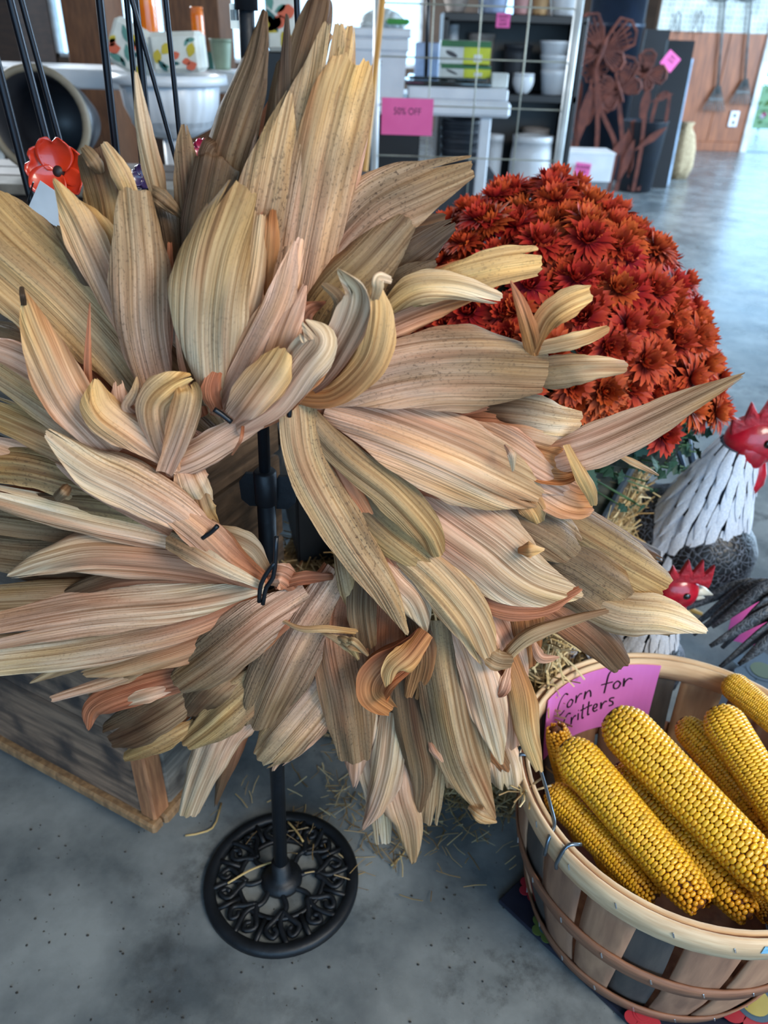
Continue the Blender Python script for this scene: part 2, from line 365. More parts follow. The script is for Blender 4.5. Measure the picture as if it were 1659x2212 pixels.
def husk(pts, w, c='tt', y=(0.0, -0.03), tm=.45, bw=.3, tw=.08, cup=.7, jag=.0, spk=.3, tw0=0.0, tw1=0.0, arch=.015, wav=.5, nv=30, nu=13, pleat=1.0):
    """one dry husk blade along pixel centre line pts at its own distance WY+y, widest (w px) at tm; bw/tw relative base/tip width"""
    P = [Vector((p[0], p[1], 0)) for p in pts]; r = _hr
    C0 = srgb(TONE[c[0]]); C1 = srgb(TONE[c[1]]); ph = [r.uniform(0, 6.28) for _ in range(6)]
    jags = [r.random() for _ in range(nu + 1)]
    jk = [r.random() for _ in range(5)]; jags = [.72 * lerp(jk[int(i / nu * 3.999)], jk[int(i / nu * 3.999) + 1], sstep(i / nu * 3.999 % 1)) + .28 * jags[i] for i in range(nu + 1)]
    def n1(t, k): return .5 * math.sin(7.3 * t + ph[k]) + .3 * math.sin(17 * t + 2 * ph[k]) + .2 * math.sin(37 * t + 3 * ph[k])
    def tri(x): x = (x / 6.283) % 1.0; return 4 * abs(x - .5) - 1
    if r.random() < .5 and w > 60:
        kc = r.randrange(2, nu - 1); jags[kc] += r.uniform(.10, .22) / max(jag, .035); jags[kc - 1] += .3 * jags[kc] * r.random() * .3
    kp = r.choice((2, 3, 3, 4)); shade = r.uniform(.78, .98)
    def point(t):
        q = catmull(P, t); return ay(q.x, q.y, WY + lerp(y[0], y[1], t) - arch * math.sin(math.pi * t))
    def width(t):
        if t < tm: return lerp(bw, 1, sstep(t / tm) ** .8)
        s = (t - tm) / (1 - tm); return lerp(1, tw, s ** 1.7 if tw > .3 else s ** 1.45)
    V = []; F = []; UV = []; CO = []
    wm = pxm(point(tm), w)
    L = sum((point((i + 1) / 12) - point(i / 12)).length for i in range(12))
    for j in range(nv + 1):
        for i in range(nu + 1):
            u = i / nu; s = 2 * u - 1
            t = j / nv; t = t * (1 - max(jag, .035) * jags[i] * sstep((t - .4) / .6))
            p = point(t); tg = point(min(t + .02, 1)) - point(max(t - .02, 0)); tg.normalize()
            vw = (EYE - p).normalized(); sd = tg.cross(vw)
            if sd.length < 1e-4: sd = Vector((1, 0, 0))
            sd.normalize(); nn = sd.cross(tg).normalized()
            if nn.dot(vw) < 0: nn = -nn
            an = lerp(tw0, tw1, t) + .10 * math.sin(4 * t + ph[0])
            sd, nn = sd * math.cos(an) + nn * math.sin(an), nn * math.cos(an) - sd * math.sin(an)
            hw = wm / 2 * width(t) * (1 + .10 * n1(t, 0 if s < 0 else 5) * abs(s))
            cu = cup * (1 + .25 * math.sin(5 * t + ph[1])); cu = cu if abs(cu) > .05 else .05
            off = sd * (hw * math.sin(cu * s) / math.sin(min(abs(cu), 1.5)) * (1 if cu > 0 else -1)) + nn * (hw * (math.cos(cu * s) - 1) / abs(math.sin(cu)) * (1 if cu > 0 else -1))
            rip = pleat * hw * (.10 * tri(s * kp * 2.2 + ph[2] + 1.8 * t) + .050 * tri(s * 11 + ph[3] + .8 * t) + .06 * math.sin(8 * t + ph[1] + 2.2 * s) + .03 * math.sin(21 * t + ph[0] - 3 * s))
            edge = wav * hw * .16 * s * s * math.sin(9 * t + ph[4] + (2 if s > 0 else 0))
            env = min(1, t * 5)
            V.append(p + off + nn * ((rip + edge) * env)); UV.append((s * hw, t * L))
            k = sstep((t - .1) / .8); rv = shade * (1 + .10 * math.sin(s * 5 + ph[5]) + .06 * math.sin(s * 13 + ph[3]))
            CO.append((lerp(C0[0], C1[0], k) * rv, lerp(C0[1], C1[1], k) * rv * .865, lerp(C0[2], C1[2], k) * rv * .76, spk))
    n1 = nu + 1
    F = [(j * n1 + i, j * n1 + i + 1, (j + 1) * n1 + i + 1, (j + 1) * n1 + i) for j in range(nv) for i in range(nu)]
    me = bpy.data.meshes.new('husk'); og = ORG[wreath]; me.from_pydata([tuple(v - og) for v in V], [], F)
    me.polygons.foreach_set('use_smooth', [True] * len(F))
    a = me.attributes.new('pigment', 'FLOAT_COLOR', 'POINT'); a.data.foreach_set('color', [x for q in CO for x in q])
    ul = me.uv_layers.new(name='UVMap'); idx = [0] * len(me.loops); me.loops.foreach_get('vertex_index', idx)
    ul.data.foreach_set('uv', [x for k in idx for x in UV[k]])
    me.materials.append(HUSK); o = bpy.data.objects.new('husk', me); link(o, wreath); ORG[o] = og
    return o
# --- rear filler ring (seen only in the gaps), dark tones painting the shade there
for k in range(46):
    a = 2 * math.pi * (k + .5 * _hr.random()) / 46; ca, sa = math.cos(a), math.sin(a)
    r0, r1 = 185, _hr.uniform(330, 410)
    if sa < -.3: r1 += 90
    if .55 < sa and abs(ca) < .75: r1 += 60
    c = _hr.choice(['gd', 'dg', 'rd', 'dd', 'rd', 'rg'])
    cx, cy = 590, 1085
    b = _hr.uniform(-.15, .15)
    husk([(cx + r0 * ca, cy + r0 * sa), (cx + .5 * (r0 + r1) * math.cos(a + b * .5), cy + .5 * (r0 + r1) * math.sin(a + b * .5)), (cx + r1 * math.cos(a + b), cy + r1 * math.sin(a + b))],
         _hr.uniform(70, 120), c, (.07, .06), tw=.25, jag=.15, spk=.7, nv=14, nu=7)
# --- traced blades, back to front; each big blade brings one or two narrow torn companions just behind it, toned darker as gap shade
def H(pts, w, c='tt', y=(0.0, -0.03), **k):
    comp = k.pop('comp', True); husk(pts, w, c, y, **k)
    if w < 78 or not comp: return
    r = _hr
    for sgn in ((-1, 1) if w > 120 else (r.choice((-1, 1)),)):
        a = sgn * r.uniform(.05, .11); ca, sa = math.cos(a), math.sin(a); f = r.uniform(.72, .93); x0, y0 = pts[0]; off = sgn * w * .12
        dx, dy = pts[-1][0] - x0, pts[-1][1] - y0; L = math.hypot(dx, dy); nx, ny = -dy / L * off, dx / L * off
        q = [(x0 + nx + f * ((px - x0) * ca - (py - y0) * sa), y0 + ny + f * ((px - x0) * sa + (py - y0) * ca)) for px, py in pts]
        husk(q, w * r.uniform(.38, .6), r.choice(['rd', 'ro', 'rr', 'dg', 'rp', 'dg', 'od']), (y[0] + .016, y[1] + .020), tw=r.uniform(.05, .4), tm=r.uniform(.35, .6), bw=.5, spk=.5, jag=.12, cup=r.uniform(.5, 1.1), nv=18, nu=7, wav=.9)
# upper fan, rear
H([(480, 650), (465, 420), (500, 260), (545, 130), (572, 10)], 108, 'gd', (.05, .05), bw=.5, tw=.08, spk=.6, cup=.9, tw1=.7)
H([(610, 650), (612, 380), (645, 190), (690, 20), (695, -20)], 90, 'gd', (.055, .05), bw=.6, tw=.2, spk=.5)
H([(600, 560), (612, 330), (618, 180), (620, 25)], 60, 'gk', (.05, .045), bw=.8, tw=.1, spk=.7, tm=.2)
H([(640, 520), (652, 340), (655, 220), (690, 110), (715, 70)], 62, 'tw', (.04, .035), bw=.8, tw=.15, tm=.2, tw1=.8, spk=.3)
H([(590, 860), (612, 640), (655, 400), (700, 200), (722, 40)], 175, 'pt', (.03, .02), bw=.45, tw=.22, tm=.55, jag=.05, spk=.7, cup=.6)
H([(612, 860), (655, 630), (700, 400), (742, 220), (775, 105)], 150, 'py', (.025, .015), bw=.45, tw=.42, tm=.6, jag=.10, spk=.6, cup=.5)
H([(690, 560), (715, 350), (738, 180), (760, 45)], 90, 'ty', (.03, .022), bw=.6, tw=.10, tm=.4, spk=.55)
H([(520, 800), (545, 600), (585, 390), (628, 185)], 142, 'pt', (.015, .012), bw=.5, tw=.03, tm=.5, spk=.95, cup=.9)
# upper left, rear
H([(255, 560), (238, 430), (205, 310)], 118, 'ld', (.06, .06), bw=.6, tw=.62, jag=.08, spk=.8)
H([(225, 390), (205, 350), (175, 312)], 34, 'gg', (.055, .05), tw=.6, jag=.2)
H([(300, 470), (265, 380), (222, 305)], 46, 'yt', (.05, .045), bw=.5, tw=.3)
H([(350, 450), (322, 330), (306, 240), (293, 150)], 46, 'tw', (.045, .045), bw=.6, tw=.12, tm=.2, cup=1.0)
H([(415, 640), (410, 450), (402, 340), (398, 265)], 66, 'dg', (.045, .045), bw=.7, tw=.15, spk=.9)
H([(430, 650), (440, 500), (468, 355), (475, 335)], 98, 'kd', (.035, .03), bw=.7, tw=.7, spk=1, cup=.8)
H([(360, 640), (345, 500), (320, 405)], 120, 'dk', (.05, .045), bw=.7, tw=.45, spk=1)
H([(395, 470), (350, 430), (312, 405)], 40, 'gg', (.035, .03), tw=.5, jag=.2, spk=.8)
H([(380, 660), (370, 600), (366, 520)], 15, 'or', (.02, .015), tw=.6)
H([(300, 700), (235, 560), (185, 480), (150, 430)], 92, 'yl', (.03, .03), bw=.5, tw=.3, spk=.25)
H([(285, 740), (215, 590), (160, 470), (112, 382)], 88, 'py', (.02, .02), bw=.5, tw=.05, tm=.5, spk=.3, tw1=.5)
# left, rear to front
H([(300, 800), (190, 630), (85, 500), (5, 415)], 62, 'gl', (.04, .05), bw=.7, tw=.25, tm=.4, spk=.5, cup=1)
H([(290, 840), (170, 650), (70, 530), (-40, 410)], 70, 'gt', (.035, .05), bw=.7, tw=.5, tm=.5, spk=.5)
H([(335, 880), (235, 750), (120, 630), (0, 520), (-80, 440)], 225, 'tl', (.02, .03), bw=.35, tw=.6, tm=.62, spk=.45, cup=.55)
H([(300, 960), (200, 830), (80, 770), (-50, 720)], 130, 'rg', (.04, .05), tw=.5, bw=.4, spk=.6)
H([(195, 900), (189, 790), (194, 650)], 22, 'rr', (0, -.01), tw=.1, bw=.9, tm=.1)
H([(310, 970), (190, 870), (60, 780), (-40, 740)], 66, 'rp', (.0, .0), bw=.5, tw=.6, tm=.6, spk=.2)
H([(390, 1050), (240, 950), (110, 860), (-40, 760)], 108, 'pt', (.0, .01), bw=.4, tw=.6, tm=.6, spk=.25)
H([(400, 1055), (240, 1000), (90, 930), (-50, 870)], 95, 'pl', (-.005, .01), bw=.4, tw=.6, spk=.3)
H([(260, 985), (155, 870), (88, 730), (48, 625)], 110, 'py', (-.02, -.03), bw=.5, tw=.06, tm=.35, spk=.2)
H([(52, 665), (49, 640), (47, 618)], 13, 'kk', (-.0305, -.031), tw=.7, bw=.9)
H([(420, 1060), (250, 1030), (90, 1000), (-50, 960)], 92, 'rp', (.0, .01), bw=.4, tw=.6, spk=.3)
H([(410, 1085), (210, 1050), (60, 1010), (-50, 1000)], 95, 'gl', (-.005, .0), bw=.4, tw=.7, spk=.7)
H([(420, 1110), (220, 1085), (80, 1060), (-50, 1040)], 80, 'dr', (.01, .02), bw=.5, tw=.7, spk=.8)
H([(450, 1060), (370, 1020), (240, 990), (120, 960)], 60, 'rr', (-.01, -.01), bw=.6, tw=.2, spk=.2)
H([(395, 1010), (300, 940), (225, 880), (205, 815)], 95, 'py', (-.03, -.045), bw=.5, tw=.05, tm=.6, spk=.2, cup=.9, tw1=-.4)
H([(300, 900), (275, 880), (290, 850), (296, 812)], 26, 'pt', (-.03, -.04), tw=.1, bw=.9)
H([(375, 1020), (345, 950), (335, 880), (372, 840), (420, 815)], 88, 'py', (-.035, -.06), bw=.5, tw=.15, tm=.62, spk=.2, tw0=.3, tw1=-.7, cup=1.0)
H([(355, 1020), (385, 940), (408, 860), (405, 830)], 66, 'pl', (-.04, -.055), bw=.6, tw=.35, tm=.55, cup=-.7)
H([(440, 900), (415, 830), (395, 730), (385, 640)], 40, 'rp', (.0, .0), bw=.7, tw=.2)
# upper middle, front
H([(345, 870), (312, 720), (306, 560), (290, 400)], 135, 'pt', (-.01, -.01), bw=.55, tw=.42, tm=.45, spk=.65, cup=.8, jag=.04)
H([(460, 880), (452, 720), (470, 560), (528, 390)], 172, 'wl', (-.03, -.03), bw=.25, tw=.36, tm=.42, spk=.35, cup=1.0, arch=.03)
H([(470, 900), (500, 760), (540, 620), (565, 450)], 78, 'pt', (-.01, -.015), bw=.6, tw=.25, tm=.5, spk=.3, cup=.9)
H([(575, 640), (585, 520), (590, 450)], 40, 'oo', (.0, -.005), tw=.3, spk=.1)
H([(470, 890), (455, 840), (480, 770)], 45, 'rr', (-.035, -.03), tw=.2, bw=.6)
H([(480, 890), (545, 770), (605, 650), (640, 515)], 90, 'pp', (-.02, -.03), bw=.5, tw=.06, tm=.45, spk=.3)
H([(560, 800), (600, 700), (630, 600), (650, 510)], 60, 'tp', (-.012, -.02), bw=.6, tw=.2, spk=.2)
H([(525, 880), (590, 790), (625, 700), (660, 610)], 70, 'op', (-.028, -.03), bw=.6, tw=.1, spk=.2, tw1=.5)
H([(610, 800), (640, 720), (660, 670), (705, 650)], 60, 'pr', (-.02, -.025), bw=.8, tw=.06, spk=.1, tw1=.6)
# upper right
H([(640, 770), (700, 590), (800, 465), (920, 400), (1032, 352)], 150, 'pg', (.03, .03), bw=.6, tw=.24, tm=.55, spk=1, cup=.6, jag=.04)
H([(640, 810), (700, 670), (800, 570), (888, 470)], 140, 'lg', (.015, .01), bw=.6, tw=.26, tm=.55, spk=.9, cup=.8)
H([(790, 640), (870, 560), (930, 515), (992, 475)], 92, 'dk', (.03, .035), bw=.5, tw=.18, spk=1, cup=1.2, jag=.1)
H([(800, 650), (880, 595), (945, 565)], 46, 'dk', (.02, .02), tw=.3, spk=1)
H([(820, 680), (950, 615), (1070, 580), (1182, 562)], 84, 'ly', (.01, .015), bw=.5, tw=.62, tm=.7, spk=.35, jag=.06)
H([(760, 740), (850, 695), (940, 660), (1030, 635)], 74, 'po', (.015, .02), bw=.6, tw=.3, spk=.2)
H([(815, 680), (890, 625), (980, 620), (1085, 650)], 72, 'yw', (-.005, .0), bw=.4, tw=.36, tm=.45, spk=.15, tw0=.4, tw1=-.4)
H([(640, 850), (700, 800), (760, 700), (775, 630), (728, 578)], 84, 'pw', (-.03, -.06), bw=.5, tw=.08, tm=.55, tw0=-.3, tw1=.8, cup=-.8, spk=.1)
H([(625, 850), (715, 850), (790, 780), (815, 690), (812, 600)], 92, 'oy', (-.035, -.06), bw=.4, tw=.15, tm=.6, tw0=.5, tw1=-.3, cup=.9, spk=.25)
H([(805, 660), (815, 625), (820, 600), (848, 606)], 26, 'tw', (-.058, -.062), tw=.6, bw=.8)
H([(500, 915), (530, 880), (590, 800), (620, 745)], 98, 'py', (-.045, -.065), bw=.4, tw=.2, tm=.5, tw0=-.6, tw1=.3, cup=.8, spk=.1, jag=.1)
H([(510, 925), (590, 870), (650, 790), (690, 735), (655, 690)], 104, 'pw', (-.04, -.065), bw=.4, tw=.1, tm=.62, tw0=.5, tw1=-.3, cup=.6, spk=.05)
H([(340, 1015), (420, 985), (500, 940), (580, 895)], 72, 'pp', (-.02, -.03), bw=.7, tw=.4, tm=.35, spk=.1, cup=.6)
H([(525, 920), (520, 950), (500, 985)], 8, 'rr', (-.045, -.045), tw=.5, bw=.9)
H([(400, 1000), (420, 1050), (445, 1095)], 80, 'pw', (-.02, -.02), bw=.8, tw=.5, cup=.9, spk=.15, wav=1.2)
H([(420, 1050), (440, 1110), (470, 1150)], 60, 'gl', (-.02, -.02), bw=.8, tw=.4, cup=.9, spk=.4, wav=1.2)
# right
H([(1040, 885), (1130, 893), (1200, 905), (1262, 912)], 90, 'dw', (.03, .035), bw=.6, tw=.5, tm=.4, spk=.4, jag=.06)
H([(1000, 920), (1110, 930), (1190, 950), (1250, 960)], 105, 'rw', (.025, .03), bw=.6, tw=.3, tm=.5, spk=.2)
H([(640, 885), (770, 835), (920, 800), (1060, 795), (1192, 800)], 188, 'pg', (-.01, .0), bw=.2, tw=.5, tm=.68, spk=.7, cup=.8, arch=.03)
H([(1165, 805), (1240, 797), (1300, 795), (1358, 794)], 72, 'gt', (.006, .008), bw=.95, tw=.35, tm=.1, spk=.4, cup=1)
H([(1155, 770), (1140, 710), (1120, 650), (1102, 605)], 40, 'or', (.0, -.01), bw=.9, tw=.1, tm=.2, tw1=.5, spk=.1)
H([(1150, 760), (1180, 690), (1225, 655), (1280, 632)], 66, 'oy', (-.002, -.01), bw=.4, tw=.45, tm=.6, spk=.15, cup=-.5)
H([(1150, 755), (1215, 742), (1265, 730), (1318, 708)], 38, 'ty', (.002, .0), bw=.7, tw=.4, spk=.2)
H([(640, 890), (800, 892), (950, 890), (1060, 882)], 40, 'rr', (-.012, -.005), bw=.3, tw=.2, spk=.3)  # reddish strip painting the shade below the wide blade
H([(1090, 960), (1160, 1000), (1230, 1010), (1262, 950)], 80, 'oo', (.01, .02), bw=.7, tw=.4, tw1=.6, cup=-.8, spk=.1)
H([(1120, 1010), (1190, 1060), (1240, 1085), (1284, 1088)], 92, 'po', (.015, .01), bw=.6, tw=.3, tm=.5, cup=-.6, spk=.15)
H([(1225, 960), (1250, 1010), (1275, 1060), (1284, 1095)], 34, 'yl', (-.005, -.01), bw=.6, tw=.4, tw0=.7, spk=.1)
H([(1150, 1000), (1265, 968), (1390, 915), (1500, 862), (1614, 806)], 98, 'pg', (.01, .0), comp=False, bw=.5, tw=.05, tm=.32, spk=.3, cup=.7)
H([(1320, 975), (1380, 1005), (1425, 1028)], 16, 'tg', (.02, .02), tw=.2)
H([(1000, 930), (1090, 975), (1160, 1020), (1235, 1060)], 110, 'pp', (.005, .0), bw=.6, tw=.3, tm=.4, spk=.15, jag=.05)
H([(700, 890), (830, 930), (980, 990), (1095, 1045), (1172, 1082)], 200, 'pt', (-.02, -.015), bw=.2, tw=.2, tm=.55, spk=.25, cup=.7, arch=.03)
H([(1090, 960), (1105, 985), (1108, 1020)], 20, 'pw', (-.04, -.04), tw=.2)
# right lower
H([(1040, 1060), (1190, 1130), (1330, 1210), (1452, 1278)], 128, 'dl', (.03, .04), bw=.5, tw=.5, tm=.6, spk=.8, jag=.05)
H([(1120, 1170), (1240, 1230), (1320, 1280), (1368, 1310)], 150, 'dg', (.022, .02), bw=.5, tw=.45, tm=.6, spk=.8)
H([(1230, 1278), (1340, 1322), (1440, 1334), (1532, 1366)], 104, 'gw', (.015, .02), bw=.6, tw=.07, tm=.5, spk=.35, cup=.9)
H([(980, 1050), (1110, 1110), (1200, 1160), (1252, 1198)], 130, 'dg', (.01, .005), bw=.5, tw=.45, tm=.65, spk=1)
H([(1060, 1240), (1180, 1300), (1280, 1370), (1352, 1448)], 96, 'rd', (.03, .02), bw=.6, tw=.5, tm=.6, spk=.6)
H([(850, 1030), (960, 1110), (1060, 1180), (1150, 1250), (1262, 1288)], 220, 'pw', (.0, -.02), bw=.35, tw=.06, tm=.5, spk=.1, cup=.6, arch=.02)
H([(1110, 1060), (1150, 1100), (1170, 1140)], 60, 'oy', (.0, .0), tw=.3, spk=.1)
H([(1115, 1190), (1145, 1188), (1178, 1186)], 36, 'oy', (-.025, -.03), tw=.1, spk=.0)
H([(1080, 1430), (1140, 1375), (1220, 1345), (1318, 1318)], 36, 'tg', (-.02, -.01), bw=.7, tw=.3, tm=.3, cup=1.2, spk=.3)
H([(960, 1250), (1070, 1300), (1170, 1305), (1258, 1268)], 60, 'rr', (-.01, -.02), bw=.8, tw=.2, tw1=.5, spk=.15)
H([(1150, 1380), (1170, 1420), (1210, 1420)], 26, 'pp', (.0, .0), tw=.1)
# bottom right bunch
H([(900, 1180), (1000, 1270), (1070, 1370), (1120, 1500)], 150, 'rp', (.01, .0), bw=.5, tw=.35, spk=.15)
H([(1060, 1380), (1090, 1480), (1105, 1560), (1105, 1620)], 96, 'rp', (.005, .0), bw=.6, tw=.3, spk=.05)
H([(1060, 1590), (1085, 1650), (1095, 1712)], 90, 'pw', (.02, .02), bw=.6, tw=.75, jag=.08, spk=.1, wav=1.2)
H([(1090, 1390), (1125, 1490), (1140, 1590), (1166, 1672)], 62, 'oy', (-.005, -.01), bw=.6, tw=.3, tm=.5, spk=.15, tw0=.5, tw1=-.3)
H([(870, 1400), (890, 1560), (912, 1680), (905, 1760)], 84, 'dg', (.0, .0), bw=.7, tw=.12, tm=.4, spk=.7)
H([(945, 1530), (935, 1660), (922, 1785)], 66, 'gt', (.01, .01), bw=.7, tw=.7, spk=.6, jag=.04)
H([(870, 1560), (862, 1700), (885, 1790), (893, 1868)], 88, 'pt', (.005, .005), bw=.6, tw=.12, tm=.5, spk=.2)
H([(820, 1500), (800, 1640), (822, 1740), (830, 1830)], 62, 'pw', (.02, .02), bw=.8, tw=.6, spk=.1, jag=.05)
H([(850, 1540), (835, 1660), (812, 1740), (782, 1795)], 76, 'wp', (.0, .0), bw=.7, tw=.05, tm=.4, spk=.1)
H([(780, 1500), (772, 1600), (765, 1706)], 84, 'wp', (.01, .01), bw=.7, tw=.06, spk=.1)
H([(1000, 1630), (980, 1660), (972, 1705)], 40, 'tt', (.03, .03), tw=.5)
H([(950, 1340), (970, 1480), (1005, 1640), (1068, 1776)], 158, 'gt', (-.015, -.015), bw=.35, tw=.12, tm=.55, spk=.45, cup=.9)
H([(1012, 1742), (1042, 1764), (1075, 1776)], 34, 'tt', (-.02, -.02), tw=.1)
H([(930, 1560), (960, 1620), (990, 1665)], 60, 'rp', (-.005, .0), tw=.3, spk=.1)
H([(985, 1330), (1030, 1450), (1060, 1560), (1085, 1655)], 92, 'pw', (-.02, -.02), bw=.4, tw=.06, tm=.55, spk=.1)
H([(1100, 1440), (1085, 1490), (1065, 1508)], 30, 'pr', (-.02, -.02), tw=.1)
H([(1110, 1250), (1130, 1360), (1140, 1450)], 90, 'oo', (.015, .01), tw=.4, spk=.1)
# bottom, middle
H([(840, 1250), (830, 1380), (845, 1490), (860, 1560)], 100, 'rd', (.01, .005), bw=.6, tw=.5, spk=.4)
H([(890, 1320), (912, 1420), (890, 1515)], 74, 'do', (-.01, -.012), tw=.5, spk=.2)
H([(745, 1250), (728, 1370), (755, 1520), (772, 1655)], 142, 'rg', (-.005, -.01), bw=.5, tw=.5, tm=.45, spk=.8, cup=.7)
H([(790, 1200), (780, 1310), (792, 1405)], 66, 'dg', (-.02, -.025), bw=.7, tw=.8, spk=.6)
H([(735, 1190), (748, 1260), (760, 1310)], 44, 'gt', (-.015, -.02), bw=.7, tw=.5, spk=.4)
H([(605, 1338), (650, 1358), (710, 1358), (775, 1365)], 16, 'ty', (-.03, -.035), bw=.5, tw=.8, tm=.6, cup=1)
for kk in range(7):
    H([(690 + kk * 9, 1365 + 4 * kk), (740 + kk * 4, 1385 + 6 * (kk % 3)), (755 + kk * 7, 1400 + 9 * (kk % 4))], 17, _hr.choice(['gl', 'tt', 'yg']), (-.034 - .002 * kk, -.036 - .002 * kk), tw=.4, spk=.3, nv=8, nu=4)
H([(918, 1362), (880, 1410), (820, 1460), (808, 1500), (850, 1535)], 84, 'ro', (-.03, -.05), bw=.5, tw=.3, tm=.55, tw0=.6, tw1=-.5, cup=-.9, spk=.05)
H([(922, 1365), (885, 1415), (848, 1450), (842, 1500)], 60, 'oy', (-.045, -.06), bw=.6, tw=.15, tm=.45, tw1=.6, spk=.05)
# centre long strips
H([(685, 930), (760, 1060), (830, 1180), (875, 1265)], 40, 'rr', (-.03, -.03), bw=.5, tw=.2, spk=.1)
H([(715, 1000), (800, 1095), (880, 1165), (950, 1218)], 120, 'dl', (-.025, -.035), bw=.4, tw=.35, tm=.6, spk=.7)
H([(760, 1130), (840, 1240), (895, 1300), (922, 1368)], 90, 'pw', (-.03, -.035), bw=.5, tw=.05, tm=.6, spk=.15)
H([(820, 1150), (930, 1240), (1015, 1340), (1060, 1435)], 108, 'tt', (-.03, -.04), bw=.4, tw=.35, tm=.55, spk=.35)
H([(1040, 1400), (1075, 1425), (1110, 1430)], 50, 'tg', (-.03, -.03), tw=.5, spk=.3)
H([(655, 885), (740, 980), (845, 1065), (920, 1145), (950, 1205)], 88, 'gl', (-.035, -.045), bw=.5, tw=.32, tm=.55, spk=.5, cup=.9)
H([(645, 875), (665, 1000), (745, 1150), (830, 1275), (884, 1375)], 102, 'tt', (-.04, -.055), bw=.75, tw=.06, tm=.5, spk=1, cup=.8, tw0=.2)
# bottom left
H([(640, 1520), (622, 1590), (588, 1668)], 44, 'rp', (.02, .02), tw=.1)
H([(580, 1480), (490, 1570), (445, 1660), (402, 1772)], 100, 'pw', (.012, .01), bw=.7, tw=.5, tm=.35, spk=.2, cup=.9, jag=.04)
H([(420, 1480), (360, 1520), (290, 1560), (222, 1592)], 118, 'gd', (.015, .015), bw=.6, tw=.45, tm=.6, spk=1)
H([(420, 1560), (340, 1605), (262, 1638)], 52, 'll', (.01, .008), tw=.35, spk=.5)
H([(560, 1400), (440, 1450), (300, 1490), (205, 1530), (190, 1580)], 70, 'rr', (.01, .005), bw=.5, tw=.06, tm=.6, spk=.2)
H([(400, 1475), (310, 1500), (238, 1525)], 40, 'pw', (.002, .0), tw=.2, spk=.2)
H([(330, 1440), (230, 1475), (106, 1512)], 30, 'gp', (.012, .012), tw=.5, tm=.3, spk=.2)
H([(290, 1410), (170, 1430), (62, 1476)], 40, 'dt', (.01, .01), tw=.08, spk=.3)
H([(380, 1400), (270, 1455), (185, 1500)], 40, 'gg', (.015, .015), tw=.3, spk=.4)
H([(520, 1430), (450, 1490), (400, 1545)], 96, 'gd', (.008, .005), bw=.7, tw=.6, spk=1)
H([(620, 1420), (530, 1500), (460, 1560), (392, 1612)], 104, 'tl', (.0, .0), bw=.5, tw=.3, tm=.55, spk=.7, jag=.04)
H([(730, 1440), (660, 1530), (600, 1600), (555, 1648)], 128, 'pt', (.0, .0), bw=.7, tw=.35, tm=.45, spk=.5, jag=.05)
H([(730, 1235), (650, 1360), (590, 1480), (548, 1580)], 142, 'pg', (-.01, -.015), bw=.35, tw=.35, tm=.6, spk=.9, cup=.7)
H([(660, 1275), (560, 1340), (460, 1420), (372, 1482)], 138, 'pg', (-.02, -.025), bw=.25, tw=.4, tm=.6, spk=.95, cup=.8)
H([(570, 1285), (440, 1370), (300, 1420), (170, 1455)], 100, 'rt', (-.005, .0), bw=.3, tw=.2, tm=.45, spk=.25, jag=.1)
# left lower
H([(560, 1270), (400, 1290), (180, 1290), (-50, 1300)], 80, 'rg', (.0, .01), bw=.3, tw=.8, tm=.7, spk=.6)
H([(565, 1275), (400, 1345), (180, 1390), (-60, 1420)], 105, 'rw', (-.012, -.005), bw=.25, tw=.8, tm=.6, spk=.3)
H([(570, 1268), (400, 1300), (180, 1320), (-60, 1365)], 110, 'wp', (-.02, -.01), bw=.25, tw=.8, tm=.6, spk=.35, cup=.8)
H([(340, 1160), (190, 1148), (60, 1135), (-50, 1120)], 66, 'dg', (.03, .03), tw=.7, spk=.8)  # dark tone paints in the shade over this blade
H([(450, 1160), (250, 1170), (100, 1200), (-50, 1190)], 110, 'dg', (.05, .05), tw=.7, spk=.8)
H([(565, 1262), (430, 1215), (220, 1195), (100, 1215), (12, 1246)], 112, 'rw', (-.02, -.02), bw=.3, tw=.08, tm=.45, spk=.1, cup=.9)
H([(455, 1165), (330, 1110), (180, 1085), (30, 1078)], 56, 'ld', (-.012, -.01), bw=.5, tw=.3, spk=.5)
H([(455, 1180), (330, 1150), (150, 1110), (-50, 1060)], 84, 'pw', (-.02, -.012), bw=.35, tw=.5, tm=.5, spk=.2)
H([(470, 1195), (400, 1120), (290, 1050), (190, 1000), (92, 925)], 115, 'pw', (-.04, -.04), bw=.45, tw=.12, tm=.6, spk=.4, cup=.8, tw0=.4, tw1=-.4)
H([(575, 1262), (500, 1215), (430, 1150), (340, 1080)], 84, 'rp', (-.035, -.045), bw=.3, tw=.25, tm=.6, spk=.2)
H([(570, 1268), (480, 1225), (420, 1190), (358, 1160)], 56, 'wg', (-.045, -.05), bw=.3, tw=.7, tm=.6, spk=.7)
H([(120, 1080), (135, 1065), (152, 1048)], 26, 'gg', (-.045, -.045), tw=.9, bw=.9, cup=1.2, spk=.7)
H([(575, 1240), (540, 1190), (480, 1165), (430, 1175)], 70, 'wg', (-.005, -.005), bw=.5, tw=.4, spk=.3)
H([(640, 1270), (610, 1245), (575, 1245)], 60, 'rp', (-.02, -.02), bw=.6, tw=.5, spk=.3, wav=1.3)
H([(720, 1245), (650, 1250), (590, 1268)], 30, 'rr', (-.012, -.02), bw=.5, tw=.5)
